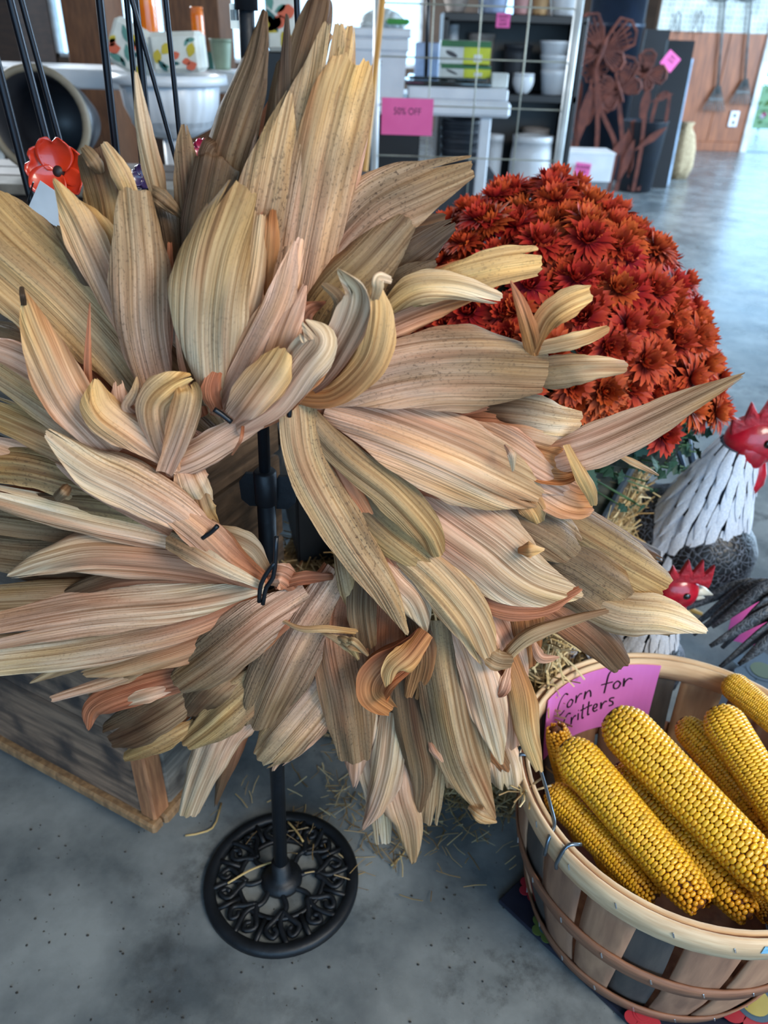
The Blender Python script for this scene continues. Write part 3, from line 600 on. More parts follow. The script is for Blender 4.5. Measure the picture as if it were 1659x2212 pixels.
# tie wires and the ring they bind
wirem = mat('dark_tie_wire', (34, 38, 44), .35, .6)
rg = MB(); cw = Vector((-.10, WY + .03, .672))
rg.tube([cw + Vector((.118 * math.cos(a), .0, .118 * math.sin(a))) for a in [i * 2 * math.pi / 40 for i in range(41)]], .003, 6)
obj('wire_ring', rg, wirem, wreath, True)
for P in ([(560, 1300), (563, 1265), (578, 1235), (594, 1215)], [(568, 1305), (575, 1270), (592, 1240), (597, 1160)], [(437, 1162), (455, 1150), (470, 1136)], [(462, 884), (480, 896), (500, 912)], [(625, 900), (626, 880), (628, 860)]):
    obj('tie_wire', MB().tube(curve([ay(a, b, WY - .055) for a, b in P], 8), .0022, 6), wirem, wreath, True)

# ================================================================== black iron stand
ironm = mat('black_iron', (22, 27, 34), .5, .3, c2=(14, 18, 24), scale=40, bump=.15)
BX, BY, BR = -.131, .657, .1115
stand = empty('wreath_stand', (BX, BY, 0), 'black metal pole stand with round pierced scrollwork base on the floor', 'stand')
ringb = MB(); ringb.lathe([(BR, .0), (BR, .008), (BR - .004, .012), (BR - .014, .012), (BR - .017, .008), (BR - .017, 0)], (BX, BY, 0), 64, close=True)
obj('base_rim', ringb, ironm, stand, True)
hub = MB().lathe([(.030, .004), (.030, .010), (.022, .016), (.014, .020), (.013, .045), (.0, .046)], (BX, BY, 0), 32)
obj('hub', hub, ironm, stand, True)
def pol(r, a): return Vector((BX + r * math.cos(a), BY + r * math.sin(a), .0075))
for k in range(8):
    a = 2 * math.pi * k / 8 + .15
    s = MB()
    s.tube(curve([pol(.025, a), pol(.045, a + .12), pol(.068, a - .05), pol(BR - .012, a + .06)], 14), .0042, 6)
    for sg in (1, -1):
        cc = curve([pol(.050, a), pol(.062, a + .16 * sg), pol(.078, a + .30 * sg), pol(.088, a + .16 * sg), pol(.080, a + .10 * sg), pol(.074, a + .17 * sg)], 16)
        s.tube(cc, [.0046 - .0010 * i / 16 for i in range(17)], 6)
    s.tube([pol(.064, a + .40), pol(BR - .012, a + .39)], .004, 6)
    obj('scroll', s, ironm, stand, True)
mid = MB().lathe([(.064, .004), (.064, .010), (.058, .010), (.058, .004)], (BX, BY, 0), 48, close=True); obj('scroll_ring', mid, ironm, stand, True)
PT = ay(531, 0, BY); PB = Vector((BX, BY, .02))
def onpole(z): return PB.lerp(PT, (z - .02) / (PT.z - .02))
PX = onpole(.67).x
obj('lower_pole', MB().tube([PB, onpole(.68)], .0095, 16), ironm, stand, True)
obj('upper_pole', MB().tube([onpole(.66), onpole(1.16)], .0058, 16), ironm, stand, True)
obj('top_collar', MB().tube([onpole(1.062), onpole(1.12)], .0085, 16), ironm, stand, True)
obj('collar', MB().lathe([(.0098, 0), (.0115, .002), (.0115, .036), (.0098, .038)], (PX, BY, .645), 24), ironm, stand, True)
kn = MB()
for sg in (-1, 1):
    kn.plate([(0, -.018), (.012, -.018), (.020, -.010), (.021, .010), (.014, .020), (.004, .020), (0, .012)], (PX + sg * .008, BY + .012, .652), (sg, 0, 0), (0, 0, 1), .004)
obj('wing_knob', kn, ironm, stand)
ht = onpole(1.15); hk = curve([ht, ht + Vector((0, -.005, .03)), ht + Vector((0, -.03, .05)), ht + Vector((0, -.055, .03)), ht + Vector((0, -.058, 0))], 16)
obj('hook', MB().tube(hk, .006, 10), ironm, stand, True)

# ================================================================== weathered crate on casters
oldwood = [mat('weathered_board_%d' % i, c, .85, c2=c2, scale=9, stretch=(1, 1, 9), bump=.5, detail=8, c3=c3, s3=14, t3=(.5, .68)) for i, (c, c2, c3) in enumerate((
    ((134, 106, 86), (84, 66, 54), (54, 44, 40)), ((124, 106, 92), (80, 68, 60), (52, 46, 44)), ((124, 104, 86), (76, 64, 54), (56, 48, 42)), ((136, 126, 114), (86, 80, 74), (64, 56, 50))))]
postm = mat('orange_pine', (166, 112, 74), .7, c2=(134, 86, 56), scale=20, stretch=(6, 6, 1), bump=.2)
trimm = mat('pale_pine', (150, 116, 80), .75, c2=(112, 84, 58), scale=18, stretch=(6, 6, 1), bump=.2)
C0 = Vector((-.322, .711, 0)); dl = Vector((-.894, .447, 0)).normalized(); dr = Vector((.447, .894, 0)).normalized()
crate = empty('wooden_crate', C0 + dl * .4 + dr * .2, 'weathered dark plank crate on casters behind the left side of the wreath', 'crate')
CR = Matrix((-dl, dr, Vector((0, 0, 1)))).transposed()      # local x along front (to the right), y into depth
def cbox(name, x0, x1, y0, y1, z0, z1, m, bev=.004):
    c = C0 + CR @ Vector(((x0 + x1) / 2, (y0 + y1) / 2, (z0 + z1) / 2))
    return obj(name, MB().box(c, (x1 - x0, y1 - y0, z1 - z0), CR, bev), m, crate)
zs = [(.055, .205), (.212, .355), (.360, .502), (.508, .645), (.652, .78)]
for i, (a, b) in enumerate(zs):
    cbox('front_plank', -.86, -.028, 0, .018, a + random.uniform(-.004, .003), b, oldwood[[0, 0, 1, 2, 1][i]])
    cbox('side_plank', -.018, 0, .03, .36, a, b, oldwood[[3, 1, 2, 2, 1][i]])
    cbox('rear_plank', -.86, -.02, .345, .36, a, b, oldwood[1])
for a, b in zs: cbox('corner_block', -.026, .003, -.004, .028, a + .002, b - .003, postm, .003)
cbox('base_rail', -.55, .006, -.012, .010, .036, .055, trimm); cbox('base_rail', -.012, .010, .01, .37, .036, .055, trimm)
cbox('crate_floor', -.85, -.02, .02, .345, .05, .065, oldwood[0])
soil = mat('dark_soil', (30, 26, 24), .95, scale=30, bump=.6); cbox('soil_fill', -.84, -.02, .02, .343, .60, .70, soil)
blackp = mat('black_plastic', (18, 20, 25), .45, c2=(12, 14, 18))
for x, y in ((-.08, .05), (-.08, .31), (-.76, .05), (-.76, .31)):
    c = C0 + CR @ Vector((x, y, .018)); w = MB().lathe([(.0, -.009), (.014, -.009), (.018, -.006), (.018, .006), (.014, .009), (0, .009)], c, 20, frame(dl))
    w.box(c + Vector((0, 0, .024)), (.022, .026, .012), CR, .002); obj('caster', w, blackp, crate, True)

# ================================================================== straw bales
straws = [srgb(c) for c in ((196, 164, 110), (214, 186, 134), (168, 136, 88), (228, 206, 160), (150, 122, 84), (184, 158, 118))]
strawm = vcol_mat('straw', .7, .3)
balem = mat('packed_straw', (150, 122, 78), .9, c2=(92, 72, 46), scale=60, bump=.9, stretch=(1, 1, 2))
def stalk(mb, p, d, L, r, rnd, bend=.15, dim=1.0):
    d = Vector(d).normalized(); q = Vector((rnd.uniform(-1, 1), rnd.uniform(-1, 1), rnd.uniform(-1, 1))) * L * bend
    c = rnd.choice(straws); k = rnd.uniform(.6, 1.1) * dim
    mb.tube([p, p + d * L * .5 + q * .5, p + d * L + q * .3], r, 4, True, (c[0] * k, c[1] * k, c[2] * k, 1), flat=.6)
def bale(corner, ex, ey, lx, ly, h, label, seed, n, grp):
    rnd = random.Random(seed); ex = Vector(ex).normalized(); ey = Vector(ey).normalized(); R = Matrix((ex, ey, Vector((0, 0, 1)))).transposed()
    c = Vector(corner) + ex * lx / 2 + ey * ly / 2
    e = empty('straw_bale', c, label, 'straw bale', grp)
    obj('packed_core', MB().box(c + Vector((0, 0, h / 2)), (lx, ly, h - .002), R, .012), balem, e)
    s = MB()
    for _ in range(n):
        f = rnd.random()
        u, v, w = rnd.uniform(0, lx), rnd.uniform(0, ly), rnd.uniform(.0, h)
        if f < .38: p = (u, rnd.uniform(-.006, .004), w); d = (rnd.gauss(0, 1), rnd.uniform(-.35, .1), rnd.gauss(0, .8))
        elif f < .72: p = (lx + rnd.uniform(-.004, .006), v, w); d = (rnd.uniform(-.1, .45), rnd.gauss(0, 1), rnd.gauss(0, .9))
        else: p = (u, v, h + rnd.uniform(-.004, .006)); d = (rnd.gauss(0, 1), rnd.gauss(0, 1), rnd.uniform(-.1, .35))
        q = Vector(corner) + R @ Vector(p); q.z = max(q.z, .004); dd = R @ Vector(d)
        L = rnd.uniform(.015, .06)
        if q.z + dd.normalized().z * L < .003: dd.z = abs(dd.z)
        stalk(s, q, dd, L, rnd.uniform(.0009, .002), rnd)
    obj('straw', s, strawm, e, kind='stuff')
    tw = mat('orange_twine', (150, 96, 56), .8)
    for k in (.3, .72):
        a = Vector(corner) + ex * lx * k; o = .004
        obj('twine', MB().tube([a - ey * o + Vector((0, 0, .005)), a - ey * o + Vector((0, 0, h + o)), a + ey * (ly + o) + Vector((0, 0, h + o)), a + ey * (ly + o) + Vector((0, 0, .005))], .0018, 5), tw, e)
    return e
exb = Vector((.887, -.461, 0)); eyb = Vector((.461, .887, 0))
bale(Vector((-.060, .955, 0)), exb, eyb, .335, .62, .385, 'straw bale carrying the red chrysanthemum, right of the wreath', 3, 6500, 'straw bales')
bale(Vector((-.185, 1.02, 0)), (.98, -.2, 0), (.2, .98, 0), .16, .40, .30, 'dark straw bale seen through the hole of the wreath', 4, 1500, 'straw bales')
# loose litter on the floor
lit = MB(); rl = random.Random(5)
for _ in range(380):
    u = rl.random(); p = Vector((rl.gauss(.05, .11), .80 + rl.gauss(0, .045) - .10 * (rl.random() ** 3), rl.uniform(.002, .012)))
    if (p.x - .395) ** 2 + (p.y - .648) ** 2 < .19 ** 2: continue
    stalk(lit, p, (rl.gauss(0, 1), rl.gauss(0, 1), rl.uniform(0, .25)), rl.uniform(.010, .04), rl.uniform(.0004, .0012), rl, .2, .6)
for _ in range(900):
    t = rl.random(); p = Vector((-.060, .955, 0)) + exb * (.335 * t) + eyb * rl.uniform(-.05, .0); p.z = rl.uniform(.003, .09) * rl.random()
    if (p.x - .395) ** 2 + (p.y - .648) ** 2 < .22 ** 2: continue
    stalk(lit, p, (rl.gauss(0, 1), rl.gauss(0, 1), rl.uniform(0, .5)), rl.uniform(.012, .05), rl.uniform(.0005, .0014), rl, .2, .7)
obj('straw_litter', lit, strawm, None, label='loose straw litter strewn on concrete before the bale', cat='straw', kind='stuff')
for k, (P, lab) in enumerate((([(400, 1805), (430, 1800), (462, 1785), (478, 1735)], 'bent straw stalk on the floor left of the round base'), ([(492, 1908), (540, 1880), (598, 1858)], 'straw stalk lying across the round iron base'),
        ([(622, 1775), (640, 1795), (655, 1818)], 'short straw stalk behind the pole on the round base'), ([(845, 1870), (868, 1848), (880, 1828)], 'dark twig on the floor right of the round base'))):
    obj('straw_stalk', MB().tube(curve([az(a, b, .016 if k in (1, 2) else .005) for a, b in P], 8), .0016, 6), mat('straw_plain', (190, 160, 104), .7), None, True, lab, 'straw', 'single straw stalks')
pb = MB()
for _ in range(90):
    p = az(rl.uniform(0, 1150), rl.uniform(1750, 2210), .0012); pb.ell(p, (rl.uniform(.0008, .0022), rl.uniform(.0008, .002), .0012), 6, 4)
obj('floor_crumbs', pb, mat('crumb', (52, 48, 44), .9), None, label='dark crumbs scattered over the concrete floor', cat='crumbs', kind='stuff')
# board under the flower pot, steel edge and legs
bt = .400
boardm = mat('mossy_board', (112, 116, 104), .9, c2=(70, 74, 66), scale=16, bump=.5, c3=(48, 50, 40), s3=22, t3=(.48, .66))
steel = mat('galvanised_steel', (112, 124, 138), .42, .75, c2=(78, 90, 104), scale=30)
st = empty('plant_board', Vector((.20, 1.10, .385)), 'mottled grey board with steel edge on the straw bale under the mums', 'board')
Rb = Matrix((exb, eyb, Vector((0, 0, 1)))).transposed(); cb = Vector((-.060, .955, 0)) + exb * .165 + eyb * .30
obj('board', MB().box(cb + Vector((0, 0, .3925)), (.325, .60, .013), Rb, .002), boardm, st)
ea = cb + exb * .163 - eyb * .31; eb = cb + exb * .163 + eyb * .33
obj('steel_edge', MB().ribbon([ea + Vector((0, 0, .402)), eb + Vector((0, 0, .402))], .020, (0, 0, 1), .006), steel, st)
tr = MB().tube([ay(1472, 900, 1.40), ay(1515, 1070, 1.40)], .008, 8).tube([ay(1452, 930, 1.42), ay(1500, 1090, 1.42)], .006, 8)
tr.tube([ay(1515, 1070, 1.40), (ay(1515, 1070, 1.40).x + .02, 1.41, .005)], .008, 8)
obj('steel_trestle', tr, steel, None, True, 'dark steel trestle legs standing between bale and large rooster', 'trestle')

# ================================================================== black nursery tray in the gap
nt_ = MB(); tp = Vector((-.085, 1.15, .302))
for (c, d) in (((0, 0, .004), (.16, .20, .008)), ((0, -.10, .09), (.16, .006, .18)), ((0, .10, .12), (.16, .006, .24)), ((-.08, 0, .09), (.006, .20, .18)), ((.08, 0, .09), (.006, .20, .18)), ((0, -.104, .18), (.17, .014, .006)), ((-.084, 0, .18), (.014, .21, .006)), ((.084, 0, .18), (.014, .21, .006)), ((0, .104, .24), (.17, .014, .006))):
    nt_.box(tp + rz(.25) @ Vector(c), d, rz(.25), .001)
obj('nursery_tray', nt_, blackp, None, False, 'black plastic tray on straw seen through the wreath', 'tray')

# ================================================================== chrysanthemum
def petal_mesh(seed):
    rnd = random.Random(seed); mb = MB()
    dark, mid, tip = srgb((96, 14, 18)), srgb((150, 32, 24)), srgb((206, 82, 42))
    for (n, r0, r1, el, wd) in ((19, .10, 1.0, 6, .105), (18, .09, .94, 20, .105), (16, .08, .80, 36, .10), (12, .06, .60, 54, .09), (8, .03, .38, 72, .075)):
        off = rnd.random() * 6.28
        for k in range(n):
            a = off + 2 * math.pi * k / n + rnd.uniform(-.12, .12); e = math.radians(el + rnd.uniform(-9, 9)); L = (r1 - r0) * rnd.uniform(.85, 1.1); w = wd * rnd.uniform(.85, 1.15)
            ca, sa = math.cos(a), math.sin(a); sd = Vector((-sa, ca, 0)); vs = []; cs = []
            for t, ww in ((0, .45), (.35, .95), (.72, 1.0), (1, .0)):
                cu = e + .35 * t * (1 if el > 30 else -.5)
                rad = r0 + L * t * math.cos(cu); zz = L * t * math.sin(cu); p = Vector((ca * rad, sa * rad, zz))
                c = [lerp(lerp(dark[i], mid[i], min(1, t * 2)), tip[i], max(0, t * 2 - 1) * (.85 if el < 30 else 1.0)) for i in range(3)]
                if ww > 0:
                    up = Vector((-ca * math.sin(cu), -sa * math.sin(cu), math.cos(cu)))
                    vs += [p - sd * w * ww + up * w * .28, p - up * w * .06, p + sd * w * ww + up * w * .28]; cs += [(*c, 1)] * 3
                else: vs.append(p); cs.append((*c, 1))
            fs = []
            for i in range(2):
                for j in range(2): fs.append([i * 3 + j, i * 3 + j + 1, i * 3 + 4 + j, i * 3 + 3 + j])
            fs += [[6, 7, 9], [7, 8, 9]]
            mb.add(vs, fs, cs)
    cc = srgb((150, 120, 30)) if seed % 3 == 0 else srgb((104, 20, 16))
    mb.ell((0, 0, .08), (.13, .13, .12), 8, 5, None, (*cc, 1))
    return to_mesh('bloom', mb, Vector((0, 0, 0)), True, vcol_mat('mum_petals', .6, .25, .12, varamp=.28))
blooms = [petal_mesh(i) for i in range(5)]
MC = Vector((.268, 1.235, .575)); MR = Vector((.280, .285, .285))
mum = empty('chrysanthemum', Vector((MC.x - .02, MC.y, .40)), 'rust-red chrysanthemum dome in full bloom on the straw bale', 'plant')
leafm = mat('mum_leaf', (44, 82, 58), .6, c2=(24, 50, 38), scale=20)
pt = mat('dark_green_pot', (26, 38, 36), .5)
obj('pot', MB().lathe([(.0, .0), (.09, 0), (.115, .12), (.122, .122), (.122, .135), (.112, .135), (.105, .11), (0, .11)], (MC.x - .02, MC.y, .40), 32), pt, mum, True)
_fc = MB().ell(MC - Vector((0, 0, .02)), (MR.x * .86, MR.y * .86, MR.z * .86), 32, 18)
_fc.v = [Vector((v.x, v.y, max(v.z, MC.z - .045 + .1 * ((v.x - MC.x) ** 2 + (v.y - MC.y) ** 2)))) for v in _fc.v]
_fc.v = [Vector((v.x, v.y, v.z - .28 * max(0, v.x - MC.x))) for v in _fc.v]
obj('foliage_core', _fc, mat('foliage_dark', (22, 38, 28), .9, c2=(10, 20, 16), scale=60, bump=1.0), mum, True)
rm = random.Random(21); cnt = 0; N = 640; ga = math.pi * (3 - math.sqrt(5))
for i in range(N):
    z = 1 - 1.42 * (i + .5) / N; rr = math.sqrt(max(0, 1 - z * z)); a = i * ga
    n = Vector((rr * math.cos(a), rr * math.sin(a), z)); n = (n + Vector((rm.gauss(0, .05), rm.gauss(0, .05), rm.gauss(0, .05)))).normalized()
    if n.z < -.30: continue
    if n.dot(Vector((-.2, -.9, .42)).normalized()) < -.30 or cnt >= 298: continue
    if n.z < -.14 and rm.random() < .6: continue
    p = MC + Vector((n.x * MR.x, n.y * MR.y, n.z * MR.z)) * rm.uniform(.93, 1.04)
    dirn = (n + Vector((rm.gauss(0, .16), rm.gauss(0, .16) - .10, rm.gauss(0, .16) + .12))).normalized()
    sc = rm.uniform(.032, .043)
    M = (frame(dirn) @ rz(rm.random() * 6.28)).to_4x4() @ Matrix.Scale(sc, 4); M.translation = p
    p.z -= .30 * max(0, p.x - MC.x); M.translation = p
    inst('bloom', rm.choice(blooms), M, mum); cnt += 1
lv = MB(); stm = MB()
for _ in range(900):
    n = Vector((rm.gauss(0, 1), rm.gauss(0, 1), rm.uniform(-.30, .9))); n.normalize()
    if n.dot(Vector((-.2, -.9, .42))) < -.35: continue
    f = rm.uniform(.80, .93); p = MC + Vector((n.x * MR.x, n.y * MR.y, n.z * MR.z)) * f; p.z -= .28 * max(0, p.x - MC.x)
    d = (n * .6 + Vector((rm.gauss(0, .7), rm.gauss(0, .7), rm.gauss(0, .7)))).normalized(); s = d.cross(n).normalized(); L = rm.uniform(.018, .032); u = s.cross(d)
    out = [(0, 0), (.25, .16), (.35, .34), (.5, .22), (.65, .36), (.8, .16), (1, 0), (.8, -.16), (.65, -.36), (.5, -.22), (.35, -.34), (.25, -.16)]
    lv.add([p + d * L * x + s * L * y + u * (abs(y) * L * .3) for x, y in out], [[0, 1, 11], [1, 2, 3, 9, 10, 11], [3, 4, 5, 7, 8, 9], [5, 6, 7]])
    if n.z < .25: stm.tube([MC - Vector((0, 0, .10)) + n * .12, p + d * .01], .0014, 5)
obj('leaves', lv, leafm, mum, kind='stuff'); obj('stems', stm, mat('mum_stem', (92, 128, 84), .6), mum, kind='stuff')
for (a, b, c) in (((1290, 960), (1345, 965), (1380, 957)), ((1205, 1000), (1240, 1020), (1262, 1035)), ((1250, 985), (1268, 1010), (1272, 1040))):
    sp = MB(); P = curve([ay(*q, 1.02) for q in (a, b, c)], 6); sp.tube(P, .0013, 5)
    for q in P[1:]:
        for sg in (-1, 1):
            d = Vector((sg * .5, -.3, -.6)).normalized(); s = d.cross(Vector((0, -1, .3))).normalized(); L = .022
            sp.add([q + d * L * x + s * L * y for x, y in [(0, 0), (.3, .2), (.4, .36), (.6, .22), (.75, .3), (1, 0), (.75, -.3), (.6, -.22), (.4, -.36), (.3, -.2)]], [[0, 1, 2, 3, 4, 5, 6, 7, 8, 9]])
    obj('leaf_sprig', sp, leafm, mum)

# ================================================================== floor mat
mat_navy = mat('mat_navy', (36, 40, 56), .35, c2=(26, 28, 42), scale=30)
mc = Vector((.181, .635, 0)); ma = Vector((.687, -.727, 0)).normalized(); mb_ = Vector((.727, .687, 0)).normalized()
RM = Matrix((ma, mb_, Vector((0, 0, 1)))).transposed()
fm = empty('floor_mat', mc + ma * .25 + mb_ * .5, 'navy floor mat printed with red flowers under the bushel basket', 'mat')
obj('mat_sheet', MB().box(mc + ma * .26 + mb_ * .55 + Vector((0, 0, .0035)), (.52, 1.1, .007), RM, .002), mat_navy, fm)
red = mat('print_red', (168, 40, 54), .5); grn = mat('print_green', (92, 110, 52), .5); blu = mat('print_blue', (66, 92, 112), .5); yel = mat('print_yellow', (180, 164, 84), .5)
def flower(p, r, petals, core, ring):
    p = Vector(p); f = MB()
    for k in range(6):
        a = 2 * math.pi * k / 6 + .3; f.lathe([(r * .42, 0), (r * .42, .0008)], p + Vector((math.cos(a) * r * .8, math.sin(a) * r * .8, .0072)), 18)
    o = obj('printed_petals', f, petals, fm); obj('printed_ring', MB().lathe([(r * .62, 0), (r * .62, .0014)], p + Vector((0, 0, .0072)), 24), ring, fm)
    obj('printed_centre', MB().lathe([(r * .46, 0), (r * .46, .002)], p + Vector((0, 0, .0072)), 24), core, fm)
for q, r, c in ((az(1625, 2168, .007), .042, (red, yel, blu)), (az(1150, 1925, .007), .017, (red, red, red)), (az(1385, 2196, .007), .020, (red, red, red)), (az(1645, 1455, .007), .05, (blu, grn, blu)), (az(1180, 2010, .007), .018, (grn, grn, blu)),
                (mc + ma * .40 + mb_ * .62, .05, (red, yel, blu)), (mc + ma * .15 + mb_ * .85, .05, (blu, yel, grn))): flower(q, r, *c)

# ================================================================== bushel basket
KC = Vector((.395, .648, .007)); RT, RB, KH = .207, .162, .268
basket = empty('bushel_basket', KC, 'round bushel basket of brown wooden slats filled with corn ears', 'basket')
def krad(z): t = z / KH; return lerp(RB, RT, t) + .010 * math.sin(math.pi * t)
slatc = [mat('basket_slat_%d' % i, c, .7, c2=c2, scale=14, stretch=(4, 4, .6), bump=.15, detail=6) for i, (c, c2) in enumerate((((150, 112, 88), (118, 86, 68)), ((166, 126, 98), (136, 100, 78)), ((196, 160, 122), (160, 126, 94)), ((72, 66, 62), (52, 50, 50))))]
hoopm = mat('basket_hoop', (146, 100, 74), .65, c2=(116, 78, 58), scale=20, stretch=(1, 1, 8), bump=.1)
rimm = mat('basket_rim', (228, 198, 160), .6, c2=(204, 168, 130), scale=16, stretch=(1, 1, 8), bump=.1)
def arcstrip(mb, a0, a1, z0, z1, rf0, rf1, th, n=8, nz=5, lean=0.0):
    vs = []
    for d in (0, th):
        for j in range(nz + 1):
            t = j / nz; z = lerp(z0, z1, t)
            for i in range(n + 1):
                a = lerp(a0(t), a1(t), i / n) + lean * t
                r = (rf0(z) if d == 0 else rf0(z) + th) + rf1 * math.sin(math.pi * i / n)
                vs.append(KC + Vector((r * math.cos(a), r * math.sin(a), z)))
    n1 = n + 1; S = n1 * (nz + 1); fs = []
    for j in range(nz):
        for i in range(n):
            q = [j * n1 + i, j * n1 + i + 1, (j + 1) * n1 + i + 1, (j + 1) * n1 + i]; fs.append(q[::-1]); fs.append([k + S for k in q])
    for i in range(n):
        fs.append([i, i + 1, i + 1 + S, i + S]); k = nz * n1 + i; fs.append([k + 1, k, k + S, k + 1 + S])
    for j in range(nz):
        k = j * n1; fs.append([k + n1, k, k + S, k + n1 + S]); k = j * n1 + n; fs.append([k, k + n1, k + n1 + S, k + S])
    return mb.add(vs, fs)
NS = 22
seq = [0, 3, 1, 0, 2, 3, 0, 1, 3, 0, 2, 1, 3, 0, 1, 3, 0, 1, 3, 2, 0, 1]
for k in range(NS):
    a = 2 * math.pi * k / NS; da = math.pi / NS * (.97 if seq[k] != 3 else .98); inset = -.0035 if seq[k] == 3 else 0.0
    arcstrip(sm := MB(), lambda t, a=a, da=da: a - da * (1.02 + .04 * t), lambda t, a=a, da=da: a + da * (.90 + .10 * t), .004, KH - .004, lambda z, s=inset: krad(z) + s, .0012, .0025, 6, 6, .05 * ((k * 7) % 3 - 1))
    obj('slat', sm, slatc[seq[k]], basket, True)
full = (lambda t: 0.0), (lambda t: 2 * math.pi)
def hoop(name, z0, z1, off, th, m): return obj(name, arcstrip(MB(), *full, z0, z1, lambda z: krad(z) + off, 0, th, 72, 2), m, basket, True)
hoop('rim_hoop', KH - .034, KH + .004, .0035, .004, rimm); hoop('inner_rim', KH - .03, KH + .002, -.006, .004, rimm); hoop('inner_rim', KH - .024, KH - .001, -.0005, .0025, hoopm)
hoop('middle_hoop', .122, .150, .0035, .003, hoopm); hoop('bottom_hoop', .006, .036, .0035, .003, hoopm)
obj('basket_bottom', MB().lathe([(RB - .002, 0), (RB - .002, .006)], KC + Vector((0, 0, .004)), 40), slatc[0], basket)
stp = mat('staple_steel', (206, 210, 216), .3, .9)
for k in range(NS):
    a = 2 * math.pi * (k + .2) / NS
    for z, o in ((KH - .015, .008), (.136, .007), (.021, .007)):
        r = krad(z) + o; c = KC + Vector((r * math.cos(a), r * math.sin(a), z)); R = Matrix.Rotation(a, 3, 'Z')
        obj('staple', MB().box(c, (.0016, .0018, .008), R @ Matrix.Rotation(.35, 3, 'X'), .0004), stp, basket)
wirek = mat('handle_wire', (120, 134, 148), .3, .9)
def kp(a, z, o): r = krad(min(z, KH)) + o; return KC + Vector((r * math.cos(a), r * math.sin(a), z))
wa = lambda a: 3.05 + (a - 2.62) * .72
wh = curve([kp(wa(2.62), .235, .012), kp(wa(2.64), .285, .006), kp(wa(2.75), .292, -.008), kp(wa(2.95), .282, -.014), kp(wa(3.18), .272, -.012), kp(wa(3.34), .270, -.004), kp(wa(3.40), .262, .010), kp(wa(3.41), .236, .013)], 30)
obj('wire_handle', MB().tube(wh, .0022, 8), wirek, basket, True)
obj('wire_hook', MB().tube(curve([kp(3.70, .232, .010), kp(3.71, .250, .013), kp(3.72, .276, .004), kp(3.75, .274, -.012)], 12), .0022, 8), wirek, basket, True)
obj('wire_hook', MB().tube(curve([kp(3.10, .232, .012), kp(3.10, .276, .010), kp(3.10, .278, -.010)], 12), .0022, 8), wirek, basket, True)
arcstrip(tg_ := MB(), lambda t: -1.53, lambda t: -1.36, KH - .018, KH - .004, lambda z: krad(z) + .0078, 0, .0006, 4, 1)
obj('paper_label', tg_, mat('pale_blue_paper', (140, 196, 220), .6, c2=(110, 164, 196), scale=120, stretch=(1, 1, 3)), basket)
rt_ = random.Random(8); tf = MB()
for _ in range(12): stalk(tf, kp(3.30, .262, .008), Vector((-rt_.random(), rt_.gauss(0, .5), rt_.gauss(0, .9))), rt_.uniform(.015, .035), .0011, rt_, .5)
for a_, L_ in (((.9, .1, .3), .035), ((.6, .2, .5), .028)): stalk(tf, kp(3.30, .262, .008), a_, L_, .0016, rt_, .2)
obj('straw_tuft', tf, strawm, None, label='tuft of straw caught on the left rim of the bushel basket', cat='straw')

# pink card with handwriting, leaning along the inside of the back wall
pinkc = mat('pink_card', (226, 132, 214), .75, c2=(214, 116, 200))
inkm = mat('black_marker', (28, 22, 34), .6)
A0, A1, Z0, Z1 = 2.50, 1.46, .150, .264
card = MB(); crr = lambda z: krad(z) - .0105
arcstrip(card, lambda t: A1, lambda t: A0, Z0, Z1, crr, 0, .0012, 20, 4)
cd = obj('paper_sign', card, pinkc, None, False, 'bright pink card reading Corn for Critters inside the basket', 'sign')
STROKES = [  # handwriting in card units: x 0..10 from the left, y 0 (bottom) .. 6 (top)
    [(1.5, 4.9), (1.1, 5.2), (.6, 4.9), (.3, 4.2), (.35, 3.5), (.8, 3.2), (1.3, 3.4)],
    [(1.9, 4.2), (1.6, 3.9), (1.7, 3.5), (2.1, 3.45), (2.25, 3.9), (1.95, 4.2)],
    [(2.6, 4.3), (2.65, 3.5), (2.7, 3.9), (3.0, 4.25), (3.25, 4.2)],
    [(3.6, 4.3), (3.6, 3.5), (3.7, 4.0), (4.0, 4.25), (4.2, 4.0), (4.3, 3.5)],
    [(6.35, 5.55), (6.0, 5.75), (5.75, 5.4), (5.7, 4.5), (5.65, 3.5)], [(5.2, 4.45), (5.75, 4.5), (6.3, 4.55)],
    [(6.75, 4.6), (6.45, 4.3), (6.55, 3.85), (6.9, 3.85), (7.05, 4.3), (6.75, 4.6)],
    [(7.3, 4.8), (7.4, 3.95), (7.45, 4.4), (7.75, 4.75), (8.05, 4.65)],
    [(2.2, 2.6), (1.85, 2.75), (1.5, 2.4), (1.35, 1.8), (1.6, 1.3), (2.0, 1.45)],
    [(2.35, 2.15), (2.4, 1.4), (2.45, 1.8), (2.7, 2.1), (2.9, 2.05)], [(3.15, 2.2), (3.2, 1.5)], [(3.1, 2.5), (3.16, 2.52)],
    [(3.6, 2.95), (3.65, 1.6), (3.85, 1.5)], [(3.35, 2.4), (3.95, 2.45)], [(4.2, 3.05), (4.25, 1.75), (4.45, 1.65)], [(3.95, 2.5), (4.6, 2.55)],
    [(4.75, 2.1), (5.1, 2.2), (5.1, 2.5), (4.85, 2.5), (4.75, 2.1), (4.95, 1.8), (5.25, 1.9)],
    [(5.5, 2.6), (5.6, 1.9), (5.65, 2.3), (5.9, 2.6), (6.1, 2.55)],
    [(6.75, 2.85), (6.4, 2.85), (6.35, 2.6), (6.65, 2.45), (6.7, 2.15), (6.35, 2.05)],
    [(6.0, .6), (7.0, .7), (7.6, .72)]]
